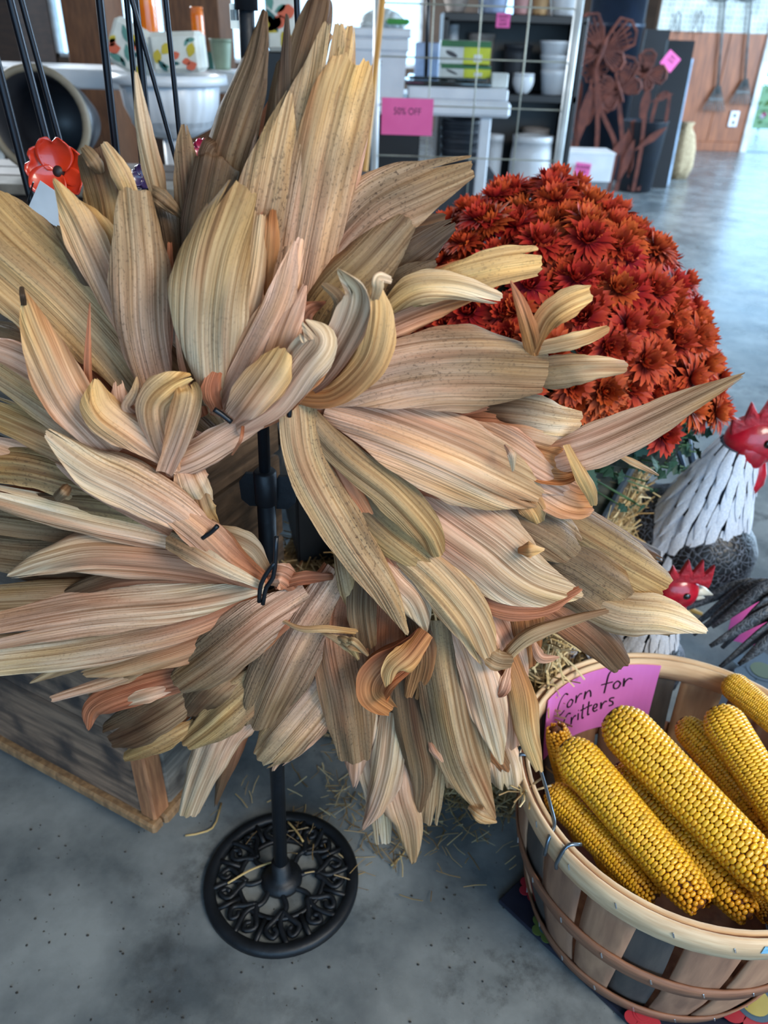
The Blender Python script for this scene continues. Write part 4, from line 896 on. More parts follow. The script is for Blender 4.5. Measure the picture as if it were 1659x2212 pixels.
for S in STROKES:
    pp = []
    for x, y in [(v.x, v.y) for v in curve([(a, b, 0) for a, b in S], max(8, 4 * len(S)))]:
        a = lerp(A0 - .13, A1 + .02, x / 10.0); z = lerp(Z0, Z1, y / 6.1); r = crr(z) - .0004; pp.append(KC + Vector((r * math.cos(a), r * math.sin(a), z)))
    obj('handwriting', MB().ribbon(pp, .0026, lambda i, pp=pp: (pp[min(i + 1, len(pp) - 1)] - pp[max(i - 1, 0)]).cross(KC + Vector((0, 0, .2)) - pp[i]), .0005), inkm, cd)

# ---- corn ears
kernm = vcol_mat('dent_corn', .32, .55, .0, .25)
cobm = mat('cob', (120, 70, 30), .8, c2=(70, 40, 24), scale=60)
def ear_mesh(seed, rows=16, asp=3.9):
    """unit ear along +z, length 1, butt at 0, tip at 1; kernels in one mesh"""
    rnd = random.Random(seed); R = .5 / asp; mb = MB()
    def rad(t): return R * (math.sqrt(max(.02, 1 - ((.12 - t) / .12) ** 2 * .72)) if t < .12 else (1 - .16 * ((t - .12) / .88)) if t < .8 else (.864 * math.sqrt(max(.02, 1 - ((t - .8) / .215) ** 2 * .75))))
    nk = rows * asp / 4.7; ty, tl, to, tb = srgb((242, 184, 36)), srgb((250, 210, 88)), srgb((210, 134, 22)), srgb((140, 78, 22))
    bend = [rnd.uniform(-.02, .02) for _ in range(2)]
    for ri in range(rows):
        NK = int(nk * 3); nk = NK / 3
        for j in range(NK):
            t = (j + .5 + (.5 if ri % 2 else 0)) / (nk * 3)
            if t > .985: continue
            r = rad(t); a = 2 * math.pi * ri / rows + .25 * math.sin(3.0 * t + seed) + rnd.uniform(-.03, .03)
            hw = math.pi * r / rows * 1.0; hl = .5 / (nk * 3) * .98; ht = R * .17 * rnd.uniform(.85, 1.1)
            if t > .86: ht *= .9; hw *= .86; a += rnd.uniform(-.08, .08)
            ca, sa = math.cos(a), math.sin(a); n = Vector((ca, sa, -.02 if .1 < t < .8 else (-.6 if t < .05 else -.3) if t <= .1 else .35)).normalized(); s = Vector((-sa, ca, 0)); z = n.cross(s).normalized() * -1
            z = Vector((0, 0, 1)) - n * n.z; z.normalize(); c0 = Vector((ca * (r - ht), sa * (r - ht), t))
            vs = []
            for (kx, hh) in ((.97, 0.0), (1.0, .70), (.70, 1.0)):
                for q in range(8):
                    an = math.pi / 4 * q + math.pi / 8; cx, cy = math.cos(an), math.sin(an); m_ = 1 / max(abs(cx), abs(cy)); m_ = lerp(1, m_, .8)
                    vs.append(c0 + s * (hw * kx * cx * m_) + z * (hl * kx * cy * m_) + n * (ht * hh))
            vs.append(c0 + n * (ht * (.88 if t < .85 else 1.12)))
            fs = [[b * 8 + q, b * 8 + (q + 1) % 8, b * 8 + 8 + (q + 1) % 8, b * 8 + 8 + q] for b in (0, 1) for q in range(8)] + [[16 + q, 16 + (q + 1) % 8, 24] for q in range(8)]
            k = sstep((t - .72) / .28) * rnd.uniform(.5, 1.2); k = min(k, 1); v = rnd.uniform(.82, 1.08)
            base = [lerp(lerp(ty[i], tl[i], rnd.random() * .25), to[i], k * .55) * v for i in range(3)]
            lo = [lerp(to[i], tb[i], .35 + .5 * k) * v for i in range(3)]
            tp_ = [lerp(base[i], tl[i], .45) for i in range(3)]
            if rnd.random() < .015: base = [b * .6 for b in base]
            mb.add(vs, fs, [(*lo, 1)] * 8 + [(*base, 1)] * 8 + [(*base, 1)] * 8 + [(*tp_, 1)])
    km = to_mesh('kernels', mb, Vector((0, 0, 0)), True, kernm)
    cb_ = MB().lathe([(0, -.01), (R * .45, -.012), (R * .55, .0)] + [(rad(t / 14) - R * .13, t / 14) for t in range(14)] + [(R * .2, .985), (0, .99)], (0, 0, 0), 24)
    return km, to_mesh('cob', cb_, Vector((0, 0, 0)), True, cobm)
ears = [ear_mesh(1, 16, 4.4), ear_mesh(2, 18, 4.0), ear_mesh(3, 14, 4.8)]
asps = [4.4, 4.0, 4.8]
def ear(p, q, v, label, thick=1.0, roll=0.0):
    p, q = Vector(p), Vector(q); e = empty('corn_ear', p, label, 'corn ear', 'yellow corn ears in the bushel basket'); L = (q - p).length
    M = (frame(q - p, (0, 0, 1)) @ rz(roll)).to_4x4() @ Matrix.Diagonal((L * thick, L * thick, L, 1)); M.translation = p
    k = inst('kernels', ears[v][0], M, e); k['kind'] = 'stuff'; inst('cob', ears[v][1], M, e)
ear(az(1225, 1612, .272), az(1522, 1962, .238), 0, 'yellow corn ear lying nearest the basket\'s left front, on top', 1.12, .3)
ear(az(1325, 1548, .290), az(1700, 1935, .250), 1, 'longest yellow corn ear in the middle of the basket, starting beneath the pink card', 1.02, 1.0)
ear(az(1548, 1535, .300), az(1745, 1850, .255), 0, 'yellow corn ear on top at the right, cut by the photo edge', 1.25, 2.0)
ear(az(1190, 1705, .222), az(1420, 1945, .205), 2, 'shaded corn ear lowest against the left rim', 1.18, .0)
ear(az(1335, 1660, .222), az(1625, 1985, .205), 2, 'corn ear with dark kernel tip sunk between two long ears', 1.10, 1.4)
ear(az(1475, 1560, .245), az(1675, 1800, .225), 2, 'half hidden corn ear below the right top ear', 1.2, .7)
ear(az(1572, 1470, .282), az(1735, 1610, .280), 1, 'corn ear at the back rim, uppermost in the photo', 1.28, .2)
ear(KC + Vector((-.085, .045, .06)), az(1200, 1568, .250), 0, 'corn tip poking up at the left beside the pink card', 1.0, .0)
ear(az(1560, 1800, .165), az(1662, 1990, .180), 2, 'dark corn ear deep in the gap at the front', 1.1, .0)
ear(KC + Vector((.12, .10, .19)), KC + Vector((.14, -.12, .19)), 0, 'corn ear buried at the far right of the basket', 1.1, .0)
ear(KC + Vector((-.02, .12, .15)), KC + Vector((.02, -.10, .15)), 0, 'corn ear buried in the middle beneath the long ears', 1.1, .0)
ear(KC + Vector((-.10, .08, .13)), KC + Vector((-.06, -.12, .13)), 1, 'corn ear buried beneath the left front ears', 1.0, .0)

# ---- gingham ribbon
def gingham():
    m = bpy.data.materials.new('gingham'); m.use_nodes = True; nt = m.node_tree; L = nt.links.new; b = nt.nodes['Principled BSDF']
    tc = nd(nt, 'ShaderNodeTexCoord'); sp = nd(nt, 'ShaderNodeSeparateXYZ'); L(tc.outputs['Object'], sp.inputs[0]); o = []
    for k in (0, 2):
        w = nd(nt, 'ShaderNodeMath', operation='MULTIPLY'); w.inputs[1].default_value = 95; L(sp.outputs[k], w.inputs[0])
        f = nd(nt, 'ShaderNodeMath', operation='FRACT'); L(w.outputs[0], f.inputs[0]); g = nd(nt, 'ShaderNodeMath', operation='GREATER_THAN'); g.inputs[1].default_value = .5; L(f.outputs[0], g.inputs[0]); o.append(g.outputs[0])
    ad = nd(nt, 'ShaderNodeMath', operation='ADD'); L(o[0], ad.inputs[0]); L(o[1], ad.inputs[1]); h = nd(nt, 'ShaderNodeMath', operation='MULTIPLY'); h.inputs[1].default_value = .5; L(ad.outputs[0], h.inputs[0])
    r = nd(nt, 'ShaderNodeValToRGB'); r.color_ramp.elements[0].color = rgba((24, 30, 66)); r.color_ramp.elements[1].color = rgba((206, 214, 230)); L(h.outputs[0], r.inputs[0]); L(r.outputs[0], b.inputs['Base Color']); b.inputs['Roughness'].default_value = .8
    return m
gb = MB().ribbon(curve([ay(1195, 1462, .905), ay(1232, 1405, .915), ay(1262, 1368, .93)], 10), .022, (.7, .1, .5), .002)
gb.ribbon(curve([ay(1258, 1375, .93), ay(1300, 1375, .925), ay(1325, 1420, .915), ay(1290, 1432, .91), ay(1258, 1385, .925)], 16), .024, (0, .9, .4), .002)
obj('gingham_ribbon', gb, gingham(), None, True, 'navy and white gingham ribbon behind the bushel basket', 'ribbon')

# ================================================================== roosters
def crackle(name, c, cl, sc):
    m = bpy.data.materials.new(name); m.use_nodes = True; nt = m.node_tree; L = nt.links.new; b = nt.nodes['Principled BSDF']
    tc = nd(nt, 'ShaderNodeTexCoord'); v = nd(nt, 'ShaderNodeTexVoronoi'); v.feature = 'DISTANCE_TO_EDGE'; v.inputs['Scale'].default_value = sc; nz = nd(nt, 'ShaderNodeTexNoise'); nz.inputs['Scale'].default_value = 45; L(tc.outputs['Object'], nz.inputs['Vector']); mxv = nd(nt, 'ShaderNodeMix', data_type='RGBA'); mxv.blend_type = 'ADD'; mxv.inputs[0].default_value = .022; L(tc.outputs['Object'], mxv.inputs[6]); L(nz.outputs['Color'], mxv.inputs[7]); L(mxv.outputs[2], v.inputs['Vector'])
    r = nd(nt, 'ShaderNodeValToRGB'); r.color_ramp.elements[0].position = .0; r.color_ramp.elements[1].position = .06; r.color_ramp.elements[0].color = rgba(cl); r.color_ramp.elements[1].color = rgba(c)
    L(v.outputs['Distance'], r.inputs[0]); L(r.outputs[0], b.inputs['Base Color']); b.inputs['Roughness'].default_value = .45
    bp = nd(nt, 'ShaderNodeBump'); bp.inputs['Strength'].default_value = .5; bp.inputs['Distance'].default_value = .004; L(v.outputs['Distance'], bp.inputs['Height']); L(bp.outputs[0], b.inputs['Normal'])
    return m
bodym = crackle('black_crackled_body', (14, 16, 22), (112, 120, 134), 90)
tailm = crackle('grey_feather', (58, 62, 68), (112, 116, 122), 120)
whitef = mat('white_feather', (226, 230, 238), .5, c2=(188, 196, 212), scale=60, stretch=(1, 1, .3), bump=.2)
redc = mat('glossy_red', (186, 22, 42), .3, c2=(140, 12, 30), scale=40, bump=.15, coat=.4)
redd = mat('comb_red', (172, 26, 40), .55, c2=(120, 14, 28), scale=60, bump=.5)
beakm = mat('horn_beak', (206, 196, 176), .35, c2=(150, 146, 140), scale=40)
eyem = mat('black_eye', (12, 10, 10), .08, coat=1.0); eyer = mat('amber_eye', (120, 70, 30), .3)
legm = mat('leg_yellow', (170, 140, 70), .6)
fb = MB()
nf = 8
for j in range(nf + 1):
    t = j / nf; w = .17 * (1.0 if t < .55 else 1.0 - ((t - .55) / .45) ** 1.6 * .95) * (.7 + .3 * min(1, t * 4))
    for s, h in ((-1, 0), (-.5, .015), (0, .03), (.5, .015), (1, 0)): fb.v.append(Vector((s * w * .7, h * (1 - .5 * t) + .02 * math.sin(3.14 * t), t)))
fb.f = [[j * 5 + i, j * 5 + i + 1, j * 5 + i + 6, j * 5 + i + 5] for j in range(nf) for i in range(4)]
FEATHER = to_mesh('neck_feather', fb, Vector((0, 0, 0)), True, whitef)
def rooster(base, headp, S, label, seed, face=0.0, turn=0.0, tail=1.0, nl=1.0):
    """stands on base, head centre at headp, S scale; faces +x turned by face"""
    rnd = random.Random(seed); base = Vector(base); headp = Vector(headp); R = rz(face); fx = R @ Vector((1, 0, 0)); fy = R @ Vector((0, 1, 0)); up = Vector((0, 0, 1))
    Rg = rz(face + turn); gx = Rg @ Vector((1, 0, 0)); gy = Rg @ Vector((0, 1, 0))
    e = empty('rooster_figure', base, label, 'rooster')
    ntop = headp - fx * .016 * S - up * .008 * S; nbot = ntop - up * .172 * S * nl - gx * .030 * S; ra, rb_ = .026 * S, .074 * S
    bc = nbot - up * .040 * S * min(nl, .8) - gx * .025 * S
    body = MB(); sp = [bc - gx * .17 * S + up * .04 * S, bc - gx * .10 * S, bc - gx * .02 * S, bc + gx * .045 * S + up * .02 * S, nbot + up * .07 * S * nl]
    C = curve(sp, 24); rk = [.025, .070, .092, .080, .040]
    rs = [(lambda f, i: lerp(rk[i], rk[min(i + 1, 4)], sstep(f - i)))(k / 24 * 4, min(int(k / 24 * 4), 4)) * S for k in range(25)]
    body.tube(C, rs, 24); obj('body', body, bodym, e, True)
    obj('neck', MB().tube([ntop, nbot], [ra * .95, rb_ * .93], 24), mat('dark_down', (58, 64, 78), .7), e, True)
    ax = (nbot - ntop).normalized(); AF = frame(ax); nlen = (nbot - ntop).length
    for row in range(9):
        t = row / 8; f0 = .86 * t; p0 = ntop.lerp(nbot, f0); r0 = lerp(ra, rb_, f0); n = 15 + int(8 * t); L = nlen * (.26 + .14 * t)
        for q in range(n):
            a = 2 * math.pi * (q + .5 * (row % 2)) / n + rnd.uniform(-.07, .07); o = AF @ Vector((math.cos(a), math.sin(a), 0)); pos = p0 + o * (r0 + .0015 * S)
            dz = ((nbot + o * rb_) - (ntop + o * ra)).normalized() + o * .06 + Vector((rnd.gauss(0, .035), rnd.gauss(0, .035), 0)); dz.normalize()
            xx = dz.cross(o).normalized(); yy = dz.cross(xx)
            if yy.dot(o) < 0: yy = -yy; xx = -xx
            M = Matrix((xx, yy, dz)).transposed().to_4x4() @ Matrix.Diagonal((math.pi * (r0 + .02 * S) / n * .66 / .119, L * 1.1, L * rnd.uniform(.9, 1.2), 1)); M.translation = pos
            inst('neck_feather', FEATHER, M, e)
    hd = MB().ell(headp, (.040 * S, .030 * S, .038 * S), 20, 12, R); ho = obj('head', hd, redc, e, True)
    for sg in (-1, 1):
        obj('eye', MB().ell(headp + fx * .010 * S + fy * .0285 * S * sg + up * .008 * S, (.0065 * S, .004 * S, .0065 * S), 12, 8, R), eyem, ho, True)
        obj('cheek', MB().ell(headp - fx * .004 * S + fy * .020 * S * sg - up * .014 * S, (.022 * S, .010 * S, .024 * S), 14, 8, R), redc, ho, True)
        w = MB().lathe([(0, .0), (.014, -.006), (.022, -.030), (.023, -.046), (.016, -.062), (0, -.068)], (0, 0, 0), 16)
        w.v = [headp + fx * (.006 * S + v.x * S) + fy * (sg * .011 * S + v.y * S * .38) + up * (v.z * S - .016 * S) for v in w.v]; obj('wattle', w, redc, e, True)
    b1 = MB().tube([headp + fx * .028 * S + up * .002 * S, headp + fx * .045 * S + up * .002 * S, headp + fx * .066 * S - up * .006 * S], [.013 * S, .010 * S, .001 * S], 10); obj('upper_beak', b1, beakm, e, True)
    obj('lower_beak', MB().tube([headp + fx * .028 * S - up * .010 * S, headp + fx * .042 * S - up * .012 * S, headp + fx * .054 * S - up * .014 * S], [.009 * S, .007 * S, .001 * S], 10), beakm, e, True)
    po = [(-.052, .004), (-.056, .032), (-.040, .026), (-.036, .056), (-.022, .036), (-.012, .070), (.000, .042), (.012, .072), (.020, .040), (.034, .062), (.036, .026), (.034, .012), (.010, .022), (-.020, .020)]
    cmb = MB().plate(po, headp + fx * .014 * S + up * .006 * S - fy * .006 * S, fx * S, up * S, .012 * S); co = obj('comb', cmb, redd, e)
    bv = co.modifiers.new('round', 'BEVEL'); bv.width = .0035 * S; bv.segments = 2
    # wings
    for sg in (-1, 1):
        ww = MB().ell(bc - gx * .045 * S + gy * sg * .070 * S - up * .005 * S, (.080 * S, .020 * S, .05 * S), 18, 10, Rg @ Matrix.Rotation(.3, 3, 'Y')); wo = obj('wing', ww, bodym, e, True)
        for k in range(5):
            a0 = bc - gx * (.0 - .012 * k) * S + gy * sg * .092 * S - up * (.030 - .016 * k) * S
            obj('wing_feather', MB().ribbon(curve([a0, a0 - gx * .06 * S - up * .012 * S, a0 - gx * .12 * S + up * .004 * S], 8), [.022 * S * math.sin(math.pi * (.25 + .7 * i / 8)) for i in range(9)], (0, 0, 1), .003), tailm if k < 4 else whitef, wo)
    # sickle tail
    for k in range(9):
        s = (k - 4) / 4; a0 = bc - gx * .15 * S + up * .05 * S + gy * s * .02 * S; hgt = .17 - .05 * abs(s)
        P = curve([a0, a0 - gx * .05 * S * tail + up * hgt * .75 * S + gy * s * .03 * S, a0 - gx * .13 * S * tail + up * hgt * S + gy * s * .05 * S, a0 - gx * (.20 + .02 * (k % 3)) * S * tail + up * (hgt * .45 - .03 * (k % 2)) * S + gy * s * .06 * S], 14)
        obj('tail_feather', MB().ribbon(P, [.040 * S * math.sin(math.pi * (.22 + .73 * i / 14)) for i in range(15)], (.15, 0, 1) if k % 2 else (.5, .25, .8), .004), tailm, e, True)
    for sg in (-1, 1):
        lg = MB(); h0 = bc + gy * sg * .04 * S - up * .07 * S; f0 = Vector((h0.x, h0.y, base.z + .008)); lg.tube([h0, f0], [.014 * S, .008 * S], 10)
        for a in (-.5, 0, .5, math.pi): lg.tube([f0, f0 + Rg @ rz(a) @ Vector((.045 * S, 0, -.003))], [.007 * S, .003 * S], 8)
        obj('leg', lg, legm, e, True)
    return e
hp = ay(1628, 950, 1.24); rooster((hp.x - .10, hp.y, .0), hp, 1.28, 'large white-necked black rooster figure with red comb at the right edge', 2, -.12, -.95)
hp = ay(1460, 1274, 1.00); rooster((hp.x - .07, hp.y, .0), hp, .92, 'small white-necked rooster figure just behind the bushel basket', 3, -.05, -.95, .35, .88)
hp = ay(2040, 1265, 1.02); rooster((hp.x - .07, hp.y, .007), hp, .86, 'grey feathered rooster figure whose curled tail shows at the right edge', 4, .10)
pk = MB().box(ay(1625, 1345, 1.12), (.075, .002, .085), rz(-.3) @ Matrix.Rotation(-.35, 3, 'X'), 0)
obj('price_card', pk, mat('hot_pink_card', (236, 96, 178), .7), None, False, 'hot pink price card behind the curled rooster tail', 'sign')

# ================================================================== background
def ext(x0, y0, x1, y1, Y):
    xm, ym = (x0 + x1) / 2, (y0 + y1) / 2
    return ay(x0, ym, Y).x, ay(x1, ym, Y).x, ay(xm, y1, Y).z, ay(xm, y0, Y).z      # X0 X1 Zlow Zhigh
def pbox(mb, x0, y0, x1, y1, Y, d, bev=.004):
    a, b, c, e = ext(x0, y0, x1, y1, Y); return mb.box(((a + b) / 2, Y + d / 2, (c + e) / 2), (b - a, d, e - c), None, bev)
def pot(mb, cx, y0, y1, w0, w1, Y, lip=.06, wall=.08, n=28, belly=0.0, flute=0, nfl=0):
    """open pot: centre px cx, rim at y0, foot at y1, rim width w0 px, foot width w1 px"""
    z1 = ay(cx, y0, Y).z; z0 = ay(cx, y1, Y).z; p = ay(cx, (y0 + y1) / 2, Y); r0 = pxm(p, w0) / 2; r1 = pxm(p, w1) / 2; h = z1 - z0
    pr = [(0, 0), (r1, 0)]
    for k in range(1, 8):
        t = k / 8; pr.append((lerp(r1, r0, t) + belly * r0 * math.sin(math.pi * t), h * t * (1 - lip)))
    pr += [(r0 * .97, h * (1 - lip)), (r0 * 1.03, h * (1 - lip)), (r0 * 1.03, h), (r0 * (1 - wall), h), (r0 * (1 - wall), h * .8), (r1 * .8, h * .1), (0, h * .1)]
    return mb.lathe(pr, (p.x, Y, z0), n, flute=flute, nfl=nfl)
white_p = mat('white_plastic', (222, 226, 232), .35, c2=(206, 212, 220)); grey_p = mat('grey_plastic', (120, 122, 128), .5); dark_p = mat('dark_grey_plastic', (52, 56, 64), .5)
ceram = mat('white_ceramic', (228, 230, 234), .25, c2=(214, 218, 224)); darkw = mat('dark_brown_wood', (58, 42, 34), .7, c2=(40, 30, 26), scale=10, stretch=(1, 1, 6), bump=.2)
midw = mat('brown_wood', (120, 82, 56), .7, c2=(92, 62, 44), scale=10, stretch=(6, 6, 1), bump=.2); greyw = mat('grey_ledge', (128, 124, 116), .8, c2=(96, 92, 86), scale=20)
pinkp = mat('pink_paper', (240, 110, 176), .7, c2=(232, 98, 166)); inkp = mat('dark_print', (70, 40, 66), .7)
blackr = mat('black_rod', (20, 23, 32), .35, .5); creamp = mat('cream_print_cloth', (228, 230, 222), .7)

# --- stakes planted in the crate
def stake(pts, Y, w, label):
    P = [ay(a, b, Y + .0) for a, b in pts]; d = (P[-1] - P[0]).normalized(); q = P[-1] + d * ((P[-1].z - .68) / max(.05, -d.z)); top = P[0] - d * .35
    return obj('garden_stake', MB().tube([top, P[0], P[-1], q], pxm(P[0], w) / 2, 10), blackr, None, True, label, 'garden stake', 'black garden stakes in the crate')
stake([(0, 165), (68, 430)], 1.10, 20, 'black metal stake farthest left, in front of the tipped pot')
stake([(22, 0), (108, 330)], 1.10, 18, 'black metal stake crossing the tipped pot opening, left of a pair')
stake([(46, 0), (136, 330)], 1.12, 14, 'thin dark stake close beside another across the tipped pot')
stake([(215, 0), (252, 340)], 1.10, 18, 'black stake just left of the white urn')
stake([(274, 0), (310, 390)], 1.06, 13, 'slim black stake in front of the white urn, left of the thick one')
stake([(292, 0), (330, 390)], 1.05, 17, 'thick black stake in front of the white urn')
stake([(296, 40), (392, 390)], 1.04, 11, 'slanting thin stake across the white urn')
stake([(358, 0), (398, 390)], 1.02, 12, 'thin black stake at the right half of the white urn')
stake([(640, -20), (650, 200)], 1.02, 14, 'black stake rising behind the tall middle husks')
# tag with barcode
a, b, c, d = ext(497, 8, 524, 62, .655); bt_ = empty('barcode_tag', ((a + b) / 2, .655, c), 'white barcode tag hanging on the black wreath stand pole', 'tag')
obj('tag_card', MB().box(((a + b) / 2, .655, (c + d) / 2), (b - a, .0008, d - c)), mat('tag_paper', (222, 222, 212), .7), bt_)
rb = random.Random(3); x = a + .001
while x < b - .0015:
    w = rb.uniform(.0003, .0009); obj('bar', MB().box((x, .6544, c + (d - c) * .55), (w, .0004, (d - c) * .42)), inkm, bt_); x += w + rb.uniform(.0003, .0007)
obj('tag_string', MB().tube([((a + b) / 2, .655, d), onpole(1.10)], .0006, 5), blackr, bt_)
# red poppy, purple blossoms
popm = mat('poppy_enamel', (214, 58, 24), .3, c2=(180, 40, 18), scale=30, coat=.5); purp = mat('purple_enamel', (58, 40, 84), .3, coat=.5); mag = mat('magenta_enamel', (170, 30, 70), .3, coat=.5)
def metal_flower(px, py, Y, r, m, cm, label, n=5, tilt=(0, -1, .25), ph=.3):
    c = ay(px, py, Y); e = empty('metal_flower', c, label, 'metal flower'); A = frame(tilt)
    for k in range(n):
        a = 2 * math.pi * k / n + ph; mb = MB(); vs = []; fs = []
        for i in range(11):
            t = i / 10; w = r * .62 * math.sin(math.pi * (.12 + .74 * t)) ** .7
            for j in range(11):
                s = (j - 5) / 5; rr = r * t * (1.0 - .16 * max(0, 1 - abs(s) * 2.2) * (t ** 6) - .10 * s * s * t)
                vs.append(c + A @ (rz(a) @ Vector((rr, s * w, r * (.10 + .32 * t * t + .12 * s * s) + .004 * (k % 2)))))
        fs = [[i * 11 + j, i * 11 + j + 1, i * 11 + j + 12, i * 11 + j + 11] for i in range(10) for j in range(10)]
        mb.add(vs, fs); o = obj('petal', mb, m, e, True); sm_ = o.modifiers.new('sheet', 'SOLIDIFY'); sm_.thickness = .0015
    obj('flower_centre', MB().ell(c + A @ Vector((0, 0, r * .2)), (r * .2, r * .2, r * .14), 14, 8, A), cm, e, True)
    obj('stem', MB().tube([c - Vector((0, -.006, 0)), (c.x + .01, c.y + .02, .69)], .003, 8), blackr, e, True)
    return e
metal_flower(132, 372, .99, .037, popm, mat('poppy_centre', (40, 26, 24), .5), 'red enamelled metal poppy at the left edge of the wreath')
metal_flower(150, 545, 1.02, .020, purp, purp, 'dark purple metal blossom half hidden below the white tag', 6, ph=0)
metal_flower(312, 384, 1.00, .015, purp, purp, 'small dark plum metal blossom behind the thin pale husk', 6)
metal_flower(440, 325, 1.10, .014, mag, mag, 'magenta metal blossom peeking beside the brown twisted husk', 5)
e = empty('price_tag', ay(118, 445, .955), 'blank white price tag hanging below the red metal poppy', 'tag'); o3 = ay(112, 446, .94)
obj('tag_paper_sheet', MB().box(o3, (.044, .001, .038), Matrix.Rotation(.62, 3, 'Y') @ Matrix.Rotation(.1, 3, 'X'), 0), mat('white_tag', (206, 216, 226), .6), e)
obj('tag_loop', MB().tube([o3 + Vector((-.016, 0, .026)), ay(60, 435, .99)], .001, 5), wirek, e)

# --- dark bench, tipped pot
bn = empty('garden_bench', ay(240, 420, 1.9), 'dark wooden display bench behind the crate with grey top edge', 'bench')
za = ay(240, 405, 1.9).z
for k in range(3): obj('top_plank', MB().box((-.72, 1.96 + .13 * k, za - .012), (1.5, .12, .024), None, .003), greyw if k == 0 else darkw, bn)
for x in (-1.4, -.05): obj('bench_side', MB().box((x, 2.08, (za - .024) / 2), (.05, .34, za - .026), None, .003), darkw, bn)
for k in range(4): obj('front_plank', MB().box((-.72, 1.94, .05 + (za - .06) * (k + .5) / 4), (1.36, .02, (za - .06) / 4 - .006), None, .003), darkw, bn)
c = ay(85, 266, 2.06); r = pxm(c, 106); pm = mat('glazed_dark_pot', (44, 46, 52), .4, c2=(30, 32, 38)); prm = mat('tan_rim', (132, 122, 104), .6)
tp2 = empty('tipped_pot', (c.x, c.y + .1, za), 'large dark round pot lying on its side, opening forward', 'pot'); Rp = frame((.1, -1, .10)); c.z = max(c.z, za + r)
obj('pot_body', MB().lathe([(0, -.30), (r * .62, -.30), (r * .85, -.15), (r * .97, 0), (r * .86, 0), (r * .74, -.14), (r * .5, -.27), (0, -.27)], c, 36, Rp), pm, tp2, True)
obj('pot_rim', MB().lathe([(r * .86, -.012), (r * 1.0, -.014), (r * 1.02, .004), (r * .98, .012), (r * .88, .010)], c, 40, Rp, close=True), prm, tp2, True)
metk = mat('drill_hole', (96, 110, 124), .4, .6); obj('pot_plug', MB().ell(c + Rp @ Vector((-r * .70, -r * .62, -.01)), (.012, .012, .006), 10, 6, Rp), metk, tp2, True)

# --- white counter, urn, printed bag
wc = empty('white_counter', ay(290, 170, 3.05), 'white counter behind the tipped pot and urn', 'counter'); zc = ay(290, 153, 3.05).z
obj('counter_top', MB().box((-1.36, 3.25, zc - .03), (1.72, .42, .06), None, .006), white_p, wc)
for x in (-2.15, -1.75, -.55): obj('counter_leg', MB().box((x, 3.25, (zc - .06) / 2), (.05, .38, zc - .06), None, .004), white_p, wc)
Yu = 2.62; ur = empty('white_urn', (ay(365, 160, Yu).x, Yu, 0), 'large white fluted plastic urn planter on a pedestal', 'urn')
p = ay(365, 165, Yu); ru = pxm(p, 125); zr = ay(365, 162, Yu).z; hz = pxm(p, 118)
obj('bowl', MB().lathe([(0, -hz * 1.05), (ru * .34, -hz * 1.02), (ru * .66, -hz * .85), (ru * .80, -hz * .5), (ru * .84, -hz * .16), (ru * .78, -hz * .10), (ru * .7, -hz * .8), (0, -hz * .9)], (p.x, Yu, zr), 72, flute=.018, nfl=24), white_p, ur, True)
obj('rolled_rim', MB().lathe([(ru * .82, -hz * .16), (ru * .95, -hz * .14), (ru * 1.0, -.02), (ru * .97, .004), (ru * .84, .002), (ru * .78, -hz * .1)], (p.x, Yu, zr), 60, close=True), white_p, ur, True)
obj('pedestal', MB().lathe([(0, 0), (ru * .55, 0), (ru * .55, .03), (ru * .34, .06), (ru * .24, .16), (ru * .22, zr - hz * 1.02), (0, zr - hz * 1.0)], (p.x, Yu, 0), 40), white_p, ur, True)
def printed_bag(name, x0, y0, x1, y1, Y, d, label, seed, tilt=0.0):
    a, b, c, e_ = ext(x0, y0, x1, y1, Y); o = empty(name, ((a + b) / 2, Y, c), label, 'bag'); w = b - a; h = e_ - c; rr = random.Random(seed)
    R = Matrix.Rotation(tilt, 3, 'Y'); cc = Vector(((a + b) / 2, Y + d / 2, (c + e_) / 2))
    obj('bag_cloth', MB().box(cc, (w, d, h), R, .012), creamp, o)
    cols = [mat('print_leaf', (96, 150, 140), .7), mat('print_lemon', (208, 186, 60), .7), mat('print_coral', (226, 108, 78), .7), mat('print_teal', (40, 96, 96), .7)]
    for k in range(11):
        u, v = rr.uniform(-.40, .40), rr.uniform(-.40, .40); q = cc + R @ Vector((u * w, -d / 2 - .0015, v * h)); a_ = rr.uniform(0, 3.14); L = h * rr.uniform(.10, .2)
        leaf = [(0, -1), (.45, -.4), (.5, .2), (.2, .8), (0, 1), (-.2, .8), (-.5, .2), (-.45, -.4)]
        ex = R @ Vector((math.cos(a_), 0, math.sin(a_))); ey = R @ Vector((-math.sin(a_), 0, math.cos(a_)))
        obj('printed_motif', MB().plate([(x * L * (1.3 if k % 4 in (1, 2) else .8), y * L) for x, y in leaf], q, ex, ey, .0012), cols[k % 4], o)
    return o
printed_bag('fabric_bag', 322, 68, 432, 158, Yu - .08, .10, 'white bag printed with green and coral fruit, standing in the urn', 4, -.05)
printed_bag('fabric_bag', 232, 52, 330, 158, Yu + .05, .06, 'leaning white bag with teal leaves at the left of the urn', 9, .45)
printed_bag('fabric_bag', 572, -40, 645, 112, 2.78, .10, 'white lemon print bag behind the tall middle husks', 12, 0)
db = MB(); pbox(db, 556, 112, 660, 330, 2.75, .20); obj('dark_crate', db, blackp, None, False, 'black plastic box under the lemon print bag', 'box')
pd = MB().box((ay(608, 320, 2.75).x, 2.86, ay(608, 330, 2.75).z / 2), (.22, .22, ay(608, 330, 2.75).z - .002), None, .004); obj('low_plinth', pd, darkw, None, False, 'dark plinth beneath the black plastic box', 'plinth')
